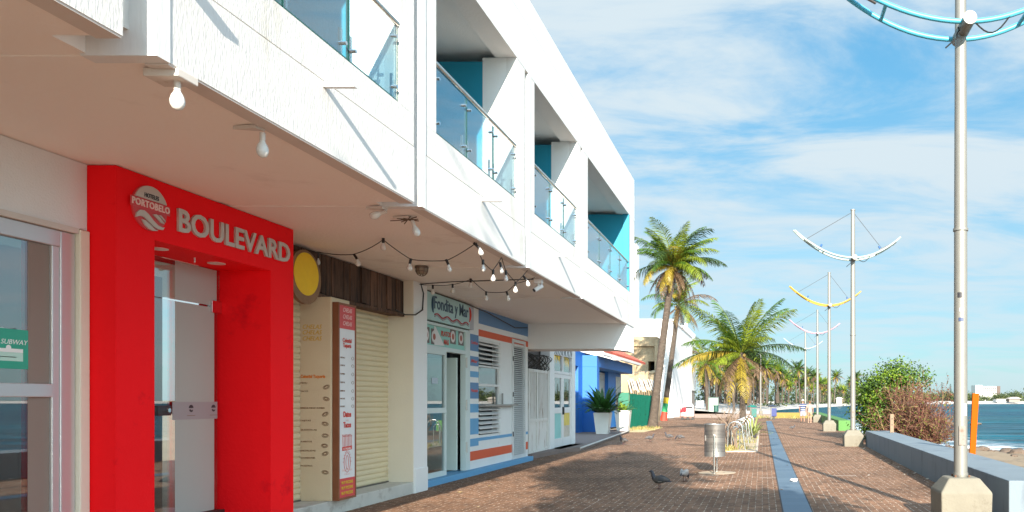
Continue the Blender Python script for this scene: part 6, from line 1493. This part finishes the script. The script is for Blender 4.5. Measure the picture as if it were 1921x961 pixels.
Y=gy(793); person(gx(1506,Y),Y,1.68,'person in a navy and white striped shirt and pale shorts walking away',SKIN,'m',R(4))
person(gx(1519,Y-.2),Y-.2,1.58,'person in a peach floral top and tan shorts walking on the right',SKIN2,'f',R(-6))

# ------------------------------------------------------------------ trees behind the photographer whose shadows fall on the bricks
def shade_tree(x,y,z,label,blobs,n,size,seed):
    t=thing('almond_tree',label,'tree',(x,y,0)); r_=random.Random(seed); b=MB()
    leaf_cloud(b,[(x+q[0],y+q[1],z+q[2],q[3],q[4],q[5]) for q in blobs],n,size,r_,(0,1,2),.4,5); b.build('crown',[B1,B2,B3],t)
    b=MB(); b.tube([(x,y,0),(x+.05,y,z*.4),(x,y,z)],[.22,.16,.06],10)
    for q in blobs: b.tube([(x+.03,y,z*.55),(x+q[0]*.6,y+q[1]*.6,z+q[2]-.4),(x+q[0],y+q[1],z+q[2])],[.09,.05,.015],6)
    b.build('trunk',TRUNK,t,smooth=60)
shade_tree(1.05,-4.0,8.6,'leafy tree casting the long shadow on the left of the promenade',[(0,0,0,1.25,1.6,1.3),(.6,.6,1.3,.9,1.1,1.0),(-.3,-.9,.6,.9,1.,1.0),(.5,-1.2,-1.3,.95,1,.9),(-.45,1.1,-.9,.75,.9,.9),(.9,.3,-.3,.8,1,.9)],7500,.27,71)
shade_tree(2.1,-3.0,6.0,'smaller leafy tree casting the shadow across the blue strip',[(0,0,-.05,1.2,.9,.5),(1.1,.2,-.05,1.0,.8,.4),(-1.1,-.2,-.05,1.0,.8,.42),(-.9,.5,-.25,.9,.8,.35),(.5,-.5,-.2,.9,.7,.35)],7500,.25,72)

# dry leaves and grit blown over the bricks
b=MB(); rr=random.Random(91)
for k in range(520):
    q=rr.random()
    if q<.35: x=front_x(rr.uniform(10,28))-abs(rr.gauss(0,.25)); y=rr.uniform(9,28)
    elif q<.6: x=rr.gauss(-.85,.8); y=rr.uniform(22,45)
    else: x=rr.uniform(-5.6,3); y=rr.uniform(9,40)
    a=rr.uniform(0,6.28); l=rr.uniform(.02,.055); u=Vector((cos(a),sin(a),rr.uniform(-.1,.3)))*l; v=Vector((-sin(a),cos(a),rr.uniform(-.1,.4)))*l*.45; p=Vector((x,y,.016))
    b.add([p-u,p+v,p+u,p-v],[(0,1,2,3)],rr.choice((0,0,1,2)))
b.build('fallen_leaves',[pm('dry_leaf_brown',(.12,.07,.035),.8),pm('dry_leaf_tan',(.30,.21,.10),.8),pm('pale_grit',(.5,.44,.36),.9)],kind='stuff')
# anchor bolts and an access hatch on every lamp post
for o in [o for o in bpy.data.objects if o.get('category')=='street lamp']:
    x,y,_=o.location
    for a in range(4):
        q=a*pi/2+pi/4; MB().cyl((x+.13*cos(q),y+.13*sin(q),.56),(x+.13*cos(q),y+.13*sin(q),.60),.014,6).build('anchor_bolt',pm('rusty_bolt',(.14,.07,.04),.8),o)
    MB().box(x-.045,x+.045,y-.098,y-.080,1.0,1.26).build('access_hatch',pm('rusty_hatch',(.17,.15,.13),.6,dirt=(.12,.06,.03),dscale=9,dthr=.52),o,bevel=.004)
